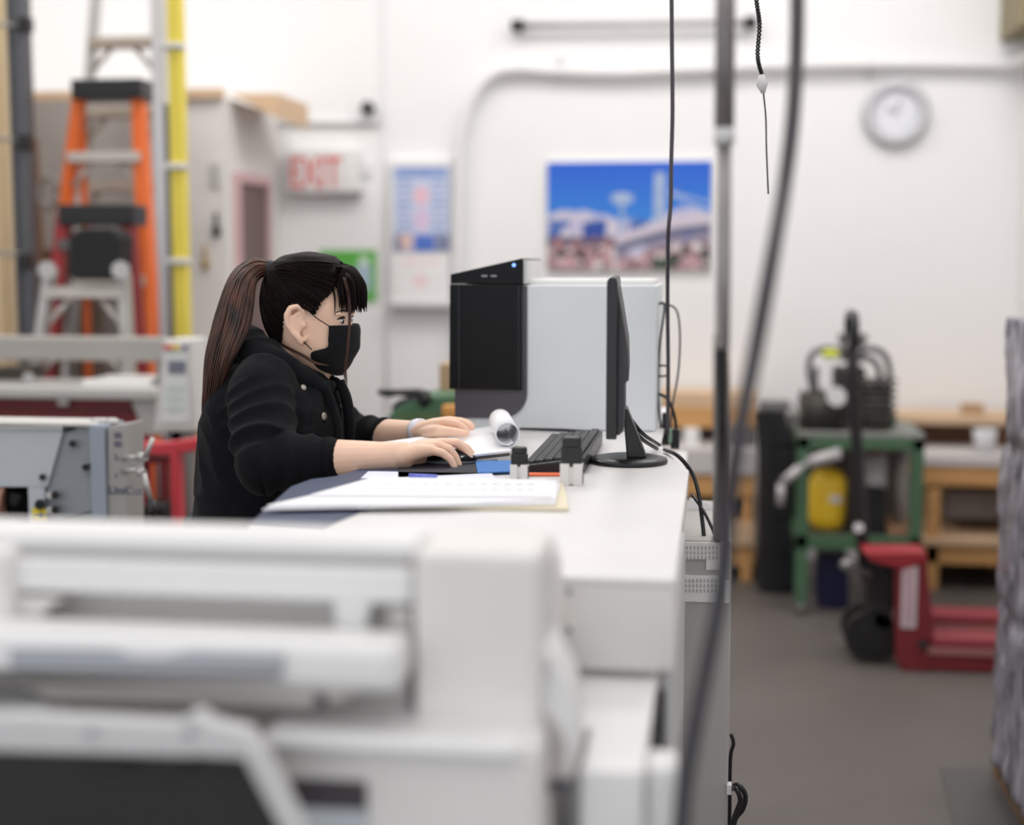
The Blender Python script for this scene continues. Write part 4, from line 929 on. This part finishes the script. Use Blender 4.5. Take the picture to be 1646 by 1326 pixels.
# ------------------------------------------------------------------ the woman
SY = 2.74                       # her mid plane
skin = mat('skin', (242, 203, 178), .5, var=.04, vscale=14, sss=.25)
hairm = mat('hair', (24, 17, 17), .5, var=.35, vscale=60, stretch=(.3, 1, 1), spec=.05)
tailm = mat('hair_tail', (84, 48, 32), .5, col2=(30, 20, 18), vscale=22, stretch=(2.2, 2.2, .35))
jack = mat('jacket_fleece', (13, 14, 19), .95, var=.12, vscale=180, bump=.25, bscale=260, sheen=.03, spec=.25)
cuffm = mat('cuff_knit', (13, 13, 18), .95, var=.1, vscale=200, spec=.2)
maskm = mat('mask_fabric', (9, 8, 13), .8, spec=.3)
trous = mat('trousers', (30, 32, 44), .9)

def organic(mb, voxel, it=6, name='body', post=None):
    me = mesh_of(mb, name); o = bpy.data.objects.new(name, me); COL.objects.link(o)
    r = o.modifiers.new('r', 'REMESH'); r.mode = 'VOXEL'; r.voxel_size = voxel; r.use_smooth_shade = True
    s = o.modifiers.new('s', 'SMOOTH'); s.factor = .5; s.iterations = it
    bpy.context.view_layer.update()
    m2 = bpy.data.meshes.new_from_object(o.evaluated_get(bpy.context.evaluated_depsgraph_get()))
    bpy.data.objects.remove(o); bpy.data.meshes.remove(me); m2.name = name
    if post:
        no = [v.normal.copy() for v in m2.vertices]
        for v, n in zip(m2.vertices, no): v.co += post(v.co, n)
    for p in m2.polygons: p.use_smooth = True
    return m2
def sgn(x, e): return math.copysign(abs(x)**e, x)
def ringx(x0, x1, z, w, Yc=SY, n=40, e=.85, dz=0):
    """horizontal section between x0 and x1, half width w, front end lifted by dz"""
    xc, a = (x0+x1)/2, (x1-x0)/2
    return [Vector((xc+a*sgn(math.cos(q), e), Yc+w*sgn(math.sin(q), e), z+dz*math.cos(q))) for q in [2*math.pi*j/n for j in range(n)]]
# head rows: v, back u, front u, half width (m)
HR = [(413, 480, 512, .02), (418, 464, 528, .042), (428, 449, 541, .057), (442, 438, 551, .067), (460, 432, 558, .073), (480, 428, 562, .076),
      (496, 428, 564, .076), (507, 430, 563, .075), (513, 431, 562, .074), (522, 434, 564, .073), (534, 440, 566, .070), (546, 446, 565, .067),
      (558, 455, 565, .063), (570, 463, 564, .058), (582, 474, 560, .050), (592, 488, 553, .040), (598, 502, 543, .026)]
def hrow(v):
    for a, b in zip(HR, HR[1:]):
        if a[0] <= v <= b[0]:
            t = (v-a[0])/(b[0]-a[0]); return [a[i]+(b[i]-a[i])*t for i in range(1, 4)]
    return list(HR[0][1:]) if v < HR[0][0] else list(HR[-1][1:])
def hring(v, off=0, n=40):
    ub, uf, w = hrow(v); pb, pf = at(ub, v, SY), at(uf, v, SY)
    return ringx(pb.x-off, pf.x+off, (pb.z+pf.z)/2, w+off, n=n, e=.9)
def surf(u, v, side, off=0.0):
    """point on the head's side at image position (u, v) of the mid plane"""
    ub, uf, w = hrow(v); xb, xf = at(ub, v, SY).x-off, at(uf, v, SY).x+off
    p = at(u, v, SY); a = (xf-xb)/2; k = max(-1, min(1, (p.x-(xb+xf)/2)/a)); s = math.sqrt(max(0, 1-abs(k)**2.2))**.95
    return Vector((p.x, SY+side*(w+off)*s, p.z))
body = MB()
body.rings([hring(r[0]) for r in HR])
# nose, brow, cheeks, lips, chin, eye bulge
nb = at(563, 512, SY); nt = at(572, 541, SY)
body.chain([nb-Vector((.008, 0, 0)), nt-Vector((.012, 0, -.004))], [.008, .0115], 10)
body.ell(nt-Vector((.009, 0, .0)), .0115, .012, .009, n=12)
for s in (-1, 1):
    body.ell(nt+Vector((-.014, s*.012, -.002)), .009, .007, .008, n=10)
    body.ell(surf(545, 537, s)+Vector((-.006, -s*.008, 0)), .018, .012, .016, n=14)
    body.ell(at(555, 503, SY)+Vector((-.002, s*.032, 0)), .014, .022, .007, n=12)
    body.ell(at(553, 514, SY)+Vector((-.006, s*.032, -.001)), .0125, .016, .011, n=14)
body.ell(at(561, 562, SY), .01, .02, .007, n=12); body.ell(at(560, 569, SY), .01, .018, .007, n=12)
body.ell(at(549, 587, SY), .013, .014, .010, n=12)
# ear (near and far)
for s in (-1, 1):
    e0 = surf(478, 515, s); yy = SY+s*.075
    for k, (u, v, dy, r) in enumerate([(470, 497, .012, .0055), (463, 508, .014, .006), (463, 522, .014, .006), (470, 538, .011, .007), (480, 548, .007, .006), (480, 493, .010, .0055), (489, 498, .006, .005), (490, 510, .001, .005)]):
        pass
    def E(u, v, dy): p = at(u, v, SY-.075 if s < 0 else SY-.075); return Vector((p.x, yy+s*dy, p.z))
    body.chain([E(489, 508, 0), E(488, 498, .005), E(480, 492, .010), E(470, 495, .013), E(464, 506, .015), E(465, 520, .014), E(472, 533, .011), E(481, 542, .007), E(484, 549, .003), E(489, 545, -.002)], [.0045, .005, .0055, .006, .006, .0055, .0055, .007, .007, .005], 10)
    body.chain([E(481, 504, .006), E(473, 509, .008), E(474, 522, .008), E(481, 534, .004)], [.004, .004, .004, .004], 8)
    body.ell(E(478, 518, .002), .014, .006, .022, n=12)
    body.ell(E(490, 522, .003), .005, .005, .007, n=10)
# neck
body.chain([at(478, 530, SY), at(470, 565, SY), at(462, 600, SY), at(452, 640, SY)], [.052, .052, .054, .06], 20)
body.chain([at(520, 585, SY), at(500, 605, SY), at(490, 630, SY)], [.026, .034, .045], 16)
# torso core, arms
body.rings([ringx(at(a, v, SY).x, at(b, v, SY).x, at(420, v, SY).z, w, e=.8) for v, a, b, w in
            [(610, 392, 500, .09), (630, 368, 512, .15), (680, 352, 515, .145), (740, 346, 500, .13), (800, 342, 480, .125), (860, 338, 470, .135), (930, 330, 466, .145), (1000, 330, 460, .14)]])
SN = at(418, 632, SY-.165); EN = at(428, 742, SY-.25); WN = at(648, 732, 2.515)
SF = at(478, 622, SY+.165); EF = at(556, 706, SY+.23); WF = at(672, 693, 2.88)
def lerp(a, b, t): return a+(b-a)*t
body.chain([SN, lerp(SN, EN, .5), EN], [.055, .045, .038], 16)
body.chain([EN, lerp(EN, WN, .25), lerp(EN, WN, .55), lerp(EN, WN, .85), WN], [.036, .038, .0345, .027, .0255], 18)
body.chain([SF, lerp(SF, EF, .5), EF], [.055, .045, .038], 16)
body.chain([EF, lerp(EF, WF, .35), lerp(EF, WF, .6), lerp(EF, WF, .88), WF], [.036, .037, .033, .025, .023], 18)
# near (right) hand, palm down over the mouse; far (left) hand on the pad
def flat(a, b, r, wz=.55):
    """palm segment: row of balls flattened"""
    pass
KN = [at(706, 714, 2.595), at(709, 712, 2.570), at(704, 716, 2.545), at(693, 724, 2.523)]
fing = [[KN[0], at(733, 711, 2.60), at(750, 720, 2.602), at(759, 730, 2.60)],
        [KN[1], at(734, 712, 2.572), at(748, 723, 2.575), at(756, 734, 2.572)],
        [KN[2], at(722, 722, 2.545), at(732, 735, 2.546), at(738, 748, 2.544)],
        [KN[3], at(711, 728, 2.52), at(724, 738, 2.52), at(731, 751, 2.518)]]
rad = [[.0098, .0088, .008, .0065], [.0098, .0088, .008, .0065], [.0095, .0086, .0078, .0064], [.009, .008, .0072, .006]]
for f, r in zip(fing, rad): body.chain(f, r, 12)
for k, K in enumerate(KN):
    wv = WN+Vector((0, (.012, .005, -.004, -.012)[k], 0))
    body.chain([wv, lerp(wv, K, .5)+Vector((0, 0, .003)), K], [.018, .0155, .0105], 14)
body.chain([WN+Vector((0, .012, -.005)), at(690, 737, 2.595), at(712, 745, 2.618), at(736, 748, 2.622)], [.016, .0135, .0095, .008], 12)
KF = [at(716, 679, 2.835), at(722, 676, 2.86), at(722, 676, 2.885), at(716, 678, 2.905)]
ff = [[KF[0], at(734, 681, 2.83), at(745, 688, 2.83), at(751, 694, 2.83)],
      [KF[1], at(740, 678, 2.86), at(752, 683, 2.862), at(758, 688, 2.862)],
      [KF[2], at(740, 677, 2.888), at(752, 680, 2.892), at(759, 685, 2.895)],
      [KF[3], at(732, 678, 2.915), at(743, 681, 2.92), at(749, 685, 2.925)]]
for f, r in zip(ff, rad): body.chain(f, r, 12)
for k, K in enumerate(KF):
    wv = WF+Vector((0, (-.012, -.004, .004, .012)[k], 0))
    body.chain([wv, lerp(wv, K, .5)+Vector((0, 0, .002)), K], [.017, .0145, .010], 14)
body.chain([WF+Vector((.006, -.012, -.004)), at(705, 693, 2.81), at(728, 694, 2.80), at(748, 697, 2.795)], [.016, .013, .0092, .0078], 12)
# legs and feet inside the clothes
hipz = .86; hx = at(408, 842, SY).x
for s in (-1, 1):
    body.chain([(hx+.0, SY+s*.085, hipz), (hx+.03, SY+s*.095, .48), (hx-.01, SY+s*.10, .09)], [.075, .052, .035], 14)
    body.chain([(hx-.03, SY+s*.10, .05), (hx+.13, SY+s*.11, .035)], [.034, .026], 12)
wom = thing('person', 'woman with ponytail, black face mask and black hooded jacket leaning over the press top', 'person', Vector((hx, SY, 0)))
part('body', organic(body, .0023, 4, 'body'), skin, wom)

# eyes (whites, iris, lash line, brow)
for s in (-1, 1):
    ec = at(553, 514, SY)+Vector((-.0005, s*.032, -.001))
    ey = part('eye', MB().ell(ec, .0088, .0115, .0065, n=16), mat('eye_white', (215, 205, 200), .3), wom)
    part('iris', MB().ell(ec+Vector((.0055, s*.001, -.001)), .004, .0055, .005, n=12), blk, ey)
    part('lashes', MB().tube([ec+Vector((-.003, s*.014, .003)), ec+Vector((.007, s*.008, .0065)), ec+Vector((.0095, 0, .0068)), ec+Vector((.007, -s*.009, .004))], [.0008, .0018, .0018, .0008], 6, sm=4), hairm, wom)
    part('eyebrow', MB().tube([ec+Vector((-.001, s*.02, .017)), ec+Vector((.009, s*.006, .0205)), ec+Vector((.0115, -s*.012, .017))], [.0012, .002, .0012], 6, sm=4), hairm, wom)

# hair: cap follows the skull, cut along the hairline
HL = [(556, 404), (546, 422), (547, 440), (541, 456), (530, 472), (516, 487), (509, 500), (504, 508), (498, 498), (488, 488), (470, 484), (458, 496), (452, 515), (450, 540), (446, 566), (432, 574), (400, 560), (400, 404)]
def inside(u, v, P):
    c = False
    for i in range(len(P)):
        (x1, y1), (x2, y2) = P[i-1], P[i]
        if (y1 > v) != (y2 > v) and u < (x2-x1)*(v-y1)/(y2-y1)+x1: c = not c
    return c
mb = MB(); n = 120; rows = [405+k*1.6 for k in range(106)]
hw = .011
grid = []
for v in rows:
    vv = 413+(v-405)*(574-413)/(574-405)
    off = .009
    ub, uf, w = hrow(vv); pb, pf = at(ub, v, SY), at(uf, v, SY)
    sh = 1.0
    if v < 413: sh = max(.12, math.sqrt(max(0, 1-((413.5-v)/9.5)**2)))
    xc = (pb.x+pf.x)/2; a = (pf.x-pb.x)/2*sh+off*sh; ww = (w+.008)*sh
    grid.append([Vector((xc+a*sgn(math.cos(q), .9), SY+ww*sgn(math.sin(q), .9), pb.z)) for q in [2*math.pi*j/n for j in range(n)]])
bm = mb.b; VV = [[bm.verts.new(p) for p in r] for r in grid]
top = bm.verts.new(Vector((sum(p.x for p in grid[0])/n, SY, grid[0][0].z+.0012)))
for j in range(n): bm.faces.new((top, VV[0][j], VV[0][(j+1) % n]))
def midpx(p):
    u, v = proj(Vector((p.x, SY-abs(p.y-SY), p.z))); return u, v
for i in range(len(VV)-1):
    for j in range(n):
        q = (VV[i][j].co+VV[i+1][(j+1) % n].co)/2; u, v = midpx(q)
        if inside(u, v, HL): bm.faces.new((VV[i][j], VV[i][(j+1) % n], VV[i+1][(j+1) % n], VV[i+1][j]))
for f in bm.faces: f.smooth = True
bmesh.ops.delete(bm, geom=[v for v in bm.verts if not v.link_faces], context='VERTS')
bmesh.ops.recalc_face_normals(bm, faces=bm.faces[:])
me = mesh_of(mb, 'hair'); tmp = bpy.data.objects.new('t', me); COL.objects.link(tmp)
sd = tmp.modifiers.new('s', 'SOLIDIFY'); sd.thickness = .0075; sd.offset = -1
bpy.context.view_layer.update(); me2 = bpy.data.meshes.new_from_object(tmp.evaluated_get(bpy.context.evaluated_depsgraph_get())); bpy.data.objects.remove(tmp)
hair = part('hair', me2, hairm, wom)
def strands(name, guides, m_, parent, r=.0011, seg=5):
    mb = MB()
    for g in guides:
        P = crs(g, seg); k = len(P)
        mb.tube(P, [r*.6, r, r, r*.35], 4, cap=True)
    return part(name, mb, m_, parent)
BU, BV = 437, 433
G = []
HLs = [(546, 425), (547, 440), (541, 456), (530, 472), (516, 487), (508, 502), (498, 497), (488, 487), (472, 483), (458, 494), (452, 515), (450, 540), (445, 562), (432, 566)]
def hlpt(t):
    x = t*(len(HLs)-1); i = min(int(x), len(HLs)-2); f = x-i
    return HLs[i][0]+(HLs[i+1][0]-HLs[i][0])*f, HLs[i][1]+(HLs[i+1][1]-HLs[i][1])*f
def hs(u, v, s, off):
    v2 = 413+(max(405.5, v)-405)*(574-413)/(574-405); ub, uf, w = hrow(v2)
    sh = 1 if v > 413 else max(.12, math.sqrt(max(0, 1-((413.5-v)/9.5)**2)))
    pb, pf = at(ub, v, SY), at(uf, v, SY); xc = (pb.x+pf.x)/2; a = (pf.x-pb.x)/2*sh+off*sh; ww = (w+off-.001)*sh
    p = at(u, v, SY); k = max(-.999, min(.999, (p.x-xc)/a)); k = math.copysign(abs(k)**(1/.9), k)
    return Vector((xc+a*sgn(k, .9), SY+s*ww*sgn(math.sqrt(1-k*k), .9), pb.z))
for s in (-1, 1):
    for i in range(150 if s < 0 else 70):
        t = random.random(); u0, v0 = hlpt(t); off = .0095+random.random()*.0015
        if random.random() < .35: f = random.random()*.6; u0 += (BU-u0)*f; v0 += (BV-v0)*f
        bow = -(.10 if v0 < 500 else -.02)*abs(u0-BU)
        bv = BV+random.uniform(-7, 9)
        g = []
        for k in range(7):
            q = k/6; u = u0+(BU-u0)*q; v = v0+(bv-v0)*q+bow*math.sin(math.pi*q)*(.9 if v0 < 480 else .3)
            if v0 > 500: u -= 16*math.sin(math.pi*q)
            nv = at(u, v, SY-.062*(1-q)**.5); u, v = proj(Vector((nv.x, SY, nv.z)))
            g.append(hs(u, max(406.5, v), s*(1 if q < .97 else .6), off))
        G.append(g)
strands('combed_strands', G, hairm, hair, .0014)
from mathutils.bvhtree import BVHTree
cap_t = BVHTree.FromPolygons([v.co.copy() for v in me2.vertices], [tuple(p.vertices) for p in me2.polygons])
G = []; xf_, xb_ = at(549, 425, SY).x, at(441, 425, SY).x
for i in range(210):
    y0 = random.uniform(-.07, .07); f0 = random.random()**2*.5; g = []
    for k in range(9):
        q = f0+(1-f0)*k/8; x = xf_+(xb_-xf_)*q; y = SY+y0*(1-q**3*.75)*(1-.25*(1-q)**4)
        h = cap_t.ray_cast(Vector((x, y, 1.7)), Vector((0, 0, -1)))
        if h[0] is None or h[0].z < 1.36: break
        g.append(h[0]+h[1].normalized()*(.0009+.0012*math.sin(i*2.1)**2*math.sin(math.pi*min(1, q))) if h[1].z > 0 else h[0]+Vector((0, 0, .001)))
    if len(g) > 4: G.append(g)
strands('crown_strands', G, hairm, hair, .0013)
# fringe
fr = []
for i in range(170):
    side = random.uniform(-1, 1); a = random.random()
    y = SY+side*.05
    p0 = at(545+random.uniform(-2, 10), 424+abs(side)*6+random.uniform(-1, 3), SY); p0.y = y*.5+SY*.5 if False else SY+side*.035
    ue = 588-abs(side)**1.5*14-(8 if side < 0 else 0)*abs(side); ve = 497+random.uniform(-4, 4)-3*abs(side)
    q_ = random.random()**1.5; ue -= q_*22; ve += random.uniform(-16, 3)+q_*7
    pe = at(ue, ve, SY); pe.y = SY+side*.062; m1 = at(568-abs(side)*6, 432, SY); m1.y = SY+side*.045
    m2 = at(ue-3, 455, SY); m2.y = SY+side*.058; m3 = at(ue, 478, SY); m3.y = SY+side*.062
    fr.append([p0, m1, m2, m3, pe])
for i in range(60):   # near temple edge of the fringe
    f = random.random()
    p0 = surf(546+4*f, 428+3*f, -1, .012); e = at(556+f*14, 500+random.uniform(-6, 3), SY-.055)
    m1 = at(556+8*f, 446, SY-.05); m2 = at(557+14*f, 474, SY-.058)
    fr.append([p0, m1, m2, e])
strands('fringe', fr, hairm, hair, .0021)
lk = []
for i in range(9):
    d = random.uniform(-2, 2); dy = SY-.058+random.uniform(-.004, .004)
    lk.append([at(553+d, 446, dy), at(559+d, 470, dy), at(562+d*.8, 500, dy-.004), at(561+d*.6, 530, dy-.008), at(558+d*.7, 565, dy-.008), at(555+d*.8, 590, dy-.006), at(556+d, 618+random.uniform(-12, 6), dy-.004)])
strands('front_lock', lk, tailm, hair, .0012)
lk = []
for i in range(14):
    d = random.uniform(-2, 2)
    lk.append([surf(450+d, 520, -1, .006), surf(462, 548+d, -1, .006), at(486, 571+d, SY-.072), at(506, 583+d, SY-.074), at(527+d*2, 587+d*.6, SY-.07)])
strands('side_lock', lk, tailm, hair, .001)
fl = []
for i in range(16):
    t = random.random(); fl.append([surf(545-8*t, 430+24*t, -1, .004), surf(553-14*t, 455+20*t, -1, .001), surf(540-16*t, 484+14*t, -1, .0008)])
strands('loose_hairs', fl, hairm, hair, .0004)
# ponytail
def L2(t, pts):
    x = t*(len(pts)-1); i = min(int(x), len(pts)-2); f = x-i; P = crs([(a, b, 0) for a, b in pts], 8); return P[min(int(t*(len(P)-1)), len(P)-1)]
left = [(438, 421), (408, 418), (378, 436), (360, 470), (344, 520), (332, 570), (328, 620), (326, 660), (331, 706)]
right = [(438, 440), (419, 444), (409, 462), (406, 492), (401, 525), (384, 560), (366, 600), (352, 650), (338, 700)]
tl = []
for i in range(620):
    f = random.random(); dy = random.uniform(-1, 1)*math.sqrt(max(0, 1-(2*f-1)**2)); g = []; ln = .86+.14*random.random()
    for k in range(9):
        a, b = left[k], right[k]
        if k == 8 and random.random() < .6: pass
        u = a[0]+(b[0]-a[0])*f; v = a[1]+(b[1]-a[1])*f
        thick = [.010, .018, .024, .028, .030, .030, .028, .022, .012][k]
        Yk_ = SY-[0, .01, .04, .07, .10, .125, .13, .12, .10][k]
        g.append(at(u+random.uniform(-1.5, 1.5), v+random.uniform(-2, 2), Yk_+dy*thick))
    if ln < .95: g = g[:8]
    tl.append(g)
part('ponytail', (lambda mb: mb)(MB()) if False else (lambda: (lambda mb: [mb.tube(crs(g, 4), [.0014, .0021, .002, .0019, .0007], 4) for g in tl] and mb)(MB()))(), tailm, hair)
bc = at(434, 432, SY); bd = (at(446, 434, SY)-at(424, 430, SY)).normalized()
part('hair_band', MB().tube([bc-bd*.013, bc-bd*.008, bc, bc+bd*.008, bc+bd*.013], [.011, .0165, .018, .0165, .012], 18), mat('band_blue', (26, 30, 44), .6), hair)

# mask: shell round nose, mouth and chin
MR = [(521, 528, 575), (526, 528, 577), (534, 528, 578), (543, 528, 578), (552, 528, 578), (558, 526, 577), (561, 500, 576), (568, 498, 573), (576, 499, 568), (584, 503, 561), (591, 508, 553), (598, 520, 546), (603, 534, 542)]
R_ = []; nm = 36
for v, us, uf in MR:
    _, hf, w = hrow(min(v, 596)); ub = hrow(min(v, 596))[0]
    pf = at(uf-1, v, SY); off = .004
    xb = at(ub, v, SY).x; xc = (xb+at(hf, v, SY).x)/2; a0 = at(hf, v, SY).x-xc
    row = []
    off = .0065
    A_ = a0+off; W_ = w+off
    xs_ = at(us, v, SY-.06).x
    kq = max(.0, min(1, (xs_-xc)/A_)); qm = math.acos(kq**(1/.9))
    ext = max(0, pf.x-(xc+A_))
    for j in range(nm+1):
        q = qm*(-1+2*j/nm)
        pleat = .0012*math.sin((v-521)/5.2)
        row.append(Vector((xc+A_*sgn(math.cos(q), .9)+ext*max(0, math.cos(q))**3+pleat, SY+W_*sgn(math.sin(q), .9), pf.z)))
    R_.append(row)
bm = bmesh.new(); V = [[bm.verts.new(p) for p in r] for r in R_]
for i in range(len(V)-1):
    for j in range(nm): f = bm.faces.new((V[i][j], V[i][j+1], V[i+1][j+1], V[i+1][j])); f.smooth = True
bmesh.ops.smooth_vert(bm, verts=[v for v in bm.verts if not v.is_boundary], factor=.5, use_axis_x=True, use_axis_y=True, use_axis_z=True)
bmesh.ops.recalc_face_normals(bm, faces=bm.faces[:])
me = bpy.data.meshes.new('mask'); bm.to_mesh(me); bm.free()
tmp = bpy.data.objects.new('t', me); COL.objects.link(tmp); sd = tmp.modifiers.new('s', 'SOLIDIFY'); sd.thickness = .0025; sd.offset = 0
ss_ = tmp.modifiers.new('u', 'SUBSURF'); ss_.levels = 1; ss_.render_levels = 1; ss_.boundary_smooth = 'PRESERVE_CORNERS'
bpy.context.view_layer.update(); me2 = bpy.data.meshes.new_from_object(tmp.evaluated_get(bpy.context.evaluated_depsgraph_get())); bpy.data.objects.remove(tmp)
mask = part('face_mask', me2, maskm, wom, 'black pleated face mask')
mb = MB()
def EP(u, v, dy=0): return at(u, v, SY-.078-dy)
mb.tube([EP(529, 524, -.006), EP(510, 512, 0), EP(497, 501, .002), EP(489, 495, .002), EP(482, 490, .0)], .0011, 6, sm=4)
mb.tube([EP(501, 562, -.006), EP(492, 553, 0), EP(484, 545, .002)], .0011, 6, sm=4)
part('ear_loop', mb, maskm, mask)

# jacket: torso + sleeves, remeshed, with folds
cuN = at(538, 737, lerp(EN, WN, .5).y); cuF = at(621, 697, lerp(EF, WF, .55).y)
jk = MB()
jk.rings([ringx(at(a, v, SY).x, at(b, v, SY).x, at(430, v, SY).z, w, e=.82) for v, a, b, w in
          [(572, 398, 470, .075), (584, 378, 505, .115), (600, 362, 524, .155), (622, 350, 536, .178), (650, 342, 546, .185), (680, 337, 548, .182), (710, 334, 545, .176), (745, 332, 536, .168), (780, 330, 520, .165), (815, 328, 500, .168), (850, 327, 486, .172), (900, 324, 476, .178)]])
jk.chain([SN+Vector((0, .03, .01)), SN, lerp(SN, EN, .35), lerp(SN, EN, .7), EN], [.066, .064, .062, .064, .058], 20)
jk.chain([EN, lerp(EN, cuN, .35), lerp(EN, cuN, .7), lerp(EN, cuN, .93)], [.062, .056, .045, .039], 20)
jk.chain([SF+Vector((0, -.03, .01)), SF, lerp(SF, EF, .5), EF], [.070, .070, .064, .055], 20)
jk.chain([EF, lerp(EF, cuF, .5), lerp(EF, cuF, .9)], [.055, .046, .036], 20)
ARMS = [[SN, EN, cuN], [SF, EF, cuF]]
def arm_sd(p):
    best = (9, 0, 0)
    for A in ARMS:
        acc = 0
        for a, b in zip(A, A[1:]):
            d = b-a; t = max(0, min(1, (p-a).dot(d)/d.length_squared)); q = a+d*t; r = (p-q).length
            if r < best[0]:
                up = Vector((0, 0, 1)) if abs(d.normalized().z) < .7 else Vector((1, 0, 0))
                best = (r, acc+t*d.length, (p-q).dot(up))
            acc += d.length
    return best
def folds(p, n):
    r, s, a = arm_sd(p); w = max(0, min(1, (.10-r)/.03))
    f1 = 0
    if w > 0:
        ph = s*170+5.5*noise.noise(p*8)+a*26
        wob = .45+.55*noise.noise(p*7+Vector((3, 1, 2)))
        ridge = 1-abs(math.sin(ph*.5))*2
        mid_ = math.exp(-((s-.15)/.10)**2)
        f1 = .0088*ridge*wob*(.4+.8*mid_)
    q = Vector((p.x*9+p.z*5, p.y*7, p.z*6))
    f2 = .005*noise.noise(q)+.0025*(1-abs(noise.noise(q*2.1))*4)
    bottom = .3 if p.z < 1.05 else 1
    return n*(f1*w+f2*(1-w)*bottom)
jm = organic(jk, .0038, 9, 'jacket', folds)
jk_t = BVHTree.FromPolygons([v.co.copy() for v in jm.vertices], [tuple(p.vertices) for p in jm.polygons])
jacket = part('jacket', jm, jack, wom)
for nm_, A0, B0, r0 in (('cuff', lerp(EN, cuN, .84), cuN, .0385), ('cuff', lerp(EF, cuF, .82), cuF, .034)):
    mb = MB(); d = B0-A0
    pts = [A0+d*t for t in (0, .12, .5, .85, .97, 1.0, .97)]
    rr = [r0*1.0, r0*1.04, r0*1.03, r0*.99, r0*.97, r0*.93, r0*.86]
    up = Vector((0, 0, 1)); ax_ = d.normalized(); sx_ = ax_.cross(up).normalized(); uz = sx_.cross(ax_)
    mb.rings([[p+sx_*math.cos(2*math.pi*j/60)*(r_+.0006*(j % 2))+uz*math.sin(2*math.pi*j/60)*(r_+.0006*(j % 2)) for j in range(60)] for p, r_ in zip(pts, rr)], cap=False)
    part(nm_, mb, cuffm, jacket)
# hood and collar rolls
hood = MB()
def loop(pts, r): hood.tube(pts, r, 12, sm=6)
N_ = SY-.095; F_ = SY+.095
loop([at(535, 622, SY-.025), at(505, 616, SY-.065), at(470, 594, SY-.09), at(440, 570, SY-.09), at(414, 552, SY-.06), at(398, 545, SY), at(413, 552, SY+.06), at(448, 570, SY+.09), at(488, 592, SY+.08), at(523, 610, SY+.045), at(543, 620, SY+.01)], [.012, .015, .018, .022, .026, .028, .026, .022, .018, .015, .012])
loop([at(520, 625, SY-.05), at(488, 606, SY-.09), at(455, 585, SY-.115), at(420, 572, SY-.10), at(390, 570, SY-.05), at(380, 570, SY), at(395, 570, SY+.07), at(440, 585, SY+.11), at(500, 612, SY+.08), at(540, 628, SY+.04)], [.014, .02, .024, .03, .034, .036, .034, .026, .02, .014])
hood.ell(at(400, 575, SY), .045, .085, .04)
hood.ell(at(378, 590, SY), .035, .08, .05)
hoodm = organic(hood, .005, 5, 'hood', lambda p, n: n*.003*(1-abs(noise.noise(p*16)*4)))
hood_t = BVHTree.FromPolygons([v.co.copy() for v in hoodm.vertices], [tuple(p.vertices) for p in hoodm.polygons])
part('hood', hoodm, jack, jacket)
# stand collar edge, placket flap with snaps
pl_ = MB()
pl_.tube([at(500, 606, SY-.075), at(520, 622, SY-.055), at(533, 650, SY-.06), at(543, 690, SY-.07), at(540, 720, SY-.08)], [.006, .011, .010, .010, .008], 8, sm=6)
part('placket', pl_, jack, jacket)
pl_ = MB().tube([at(545, 612, SY+.0), at(556, 640, SY+.0), at(562, 680, SY+.01), at(560, 720, SY+.02)], [.010, .012, .012, .010], 8, sm=6)
part('placket', pl_, jack, jacket)
def snap(u, v, Ys, r=.0085):
    d0 = ray(u, v).normalized(); h = jk_t.ray_cast(CAM, d0); hp_ = hood_t.ray_cast(CAM, d0)
    if hp_[0] is not None and (h[0] is None or hp_[3] < h[3]): h = hp_
    p = h[0]; d = (h[1]-d0*.4).normalized()
    part('snap_button', MB().tube([p-d*.003, p+d*.0015, p+d*.0035, p+d*.0042], [r*.9, r, r*.85, r*.4], 16), mat('snap_metal', (176, 172, 160), .35, metal=.6), jacket)
snap(487, 623, SY-.155, .0065); snap(520, 669, SY-.135, .0082); snap(549, 652, SY-.03, .006)
part('zip_pull', MB().tube([at(556, 598, SY-.02), at(555, 606, SY-.02)], .004, 8), mat('pull_white', (215, 214, 210), .5), jacket)
# trousers, shoes
tr = MB()
for s in (-1, 1): tr.chain([(hx, SY+s*.08, hipz+.05), (hx+.03, SY+s*.095, .48), (hx-.01, SY+s*.10, .1)], [.105, .075, .055], 18)
tr.rings([ringx(hx-.13, hx+.13, z, .165) for z in (.82, .9, 1.0)])
part('trousers', organic(tr, .008, 5, 'trousers'), trous, wom)
for s in (-1, 1): part('shoe', MB().box(hx-.08, hx+.17, SY+s*.105-.045, SY+s*.105+.045, 0, .07, .025, seg=4), blkm, wom)
# watch band
wa, wd = lerp(EF, WF, .985)+Vector((.004, 0, 0)), (WF-EF).normalized()
sx_ = wd.cross(Vector((0, 0, 1))).normalized(); uz = sx_.cross(wd)
mb = MB(); mb.rings([[wa+wd*t+sx_*math.cos(q)*r_*1.04+uz*math.sin(q)*r_*.98 for q in [2*math.pi*j/32 for j in range(32)]] for t, r_ in ((-.010, .0215), (-.0095, .0265), (0, .0275), (.0095, .0262), (.010, .0215))], cap=False)
wt = single('wristwatch', 'white wristband on the far wrist of the woman', 'watch', mb, mat('band_white', (232, 228, 236), .5))
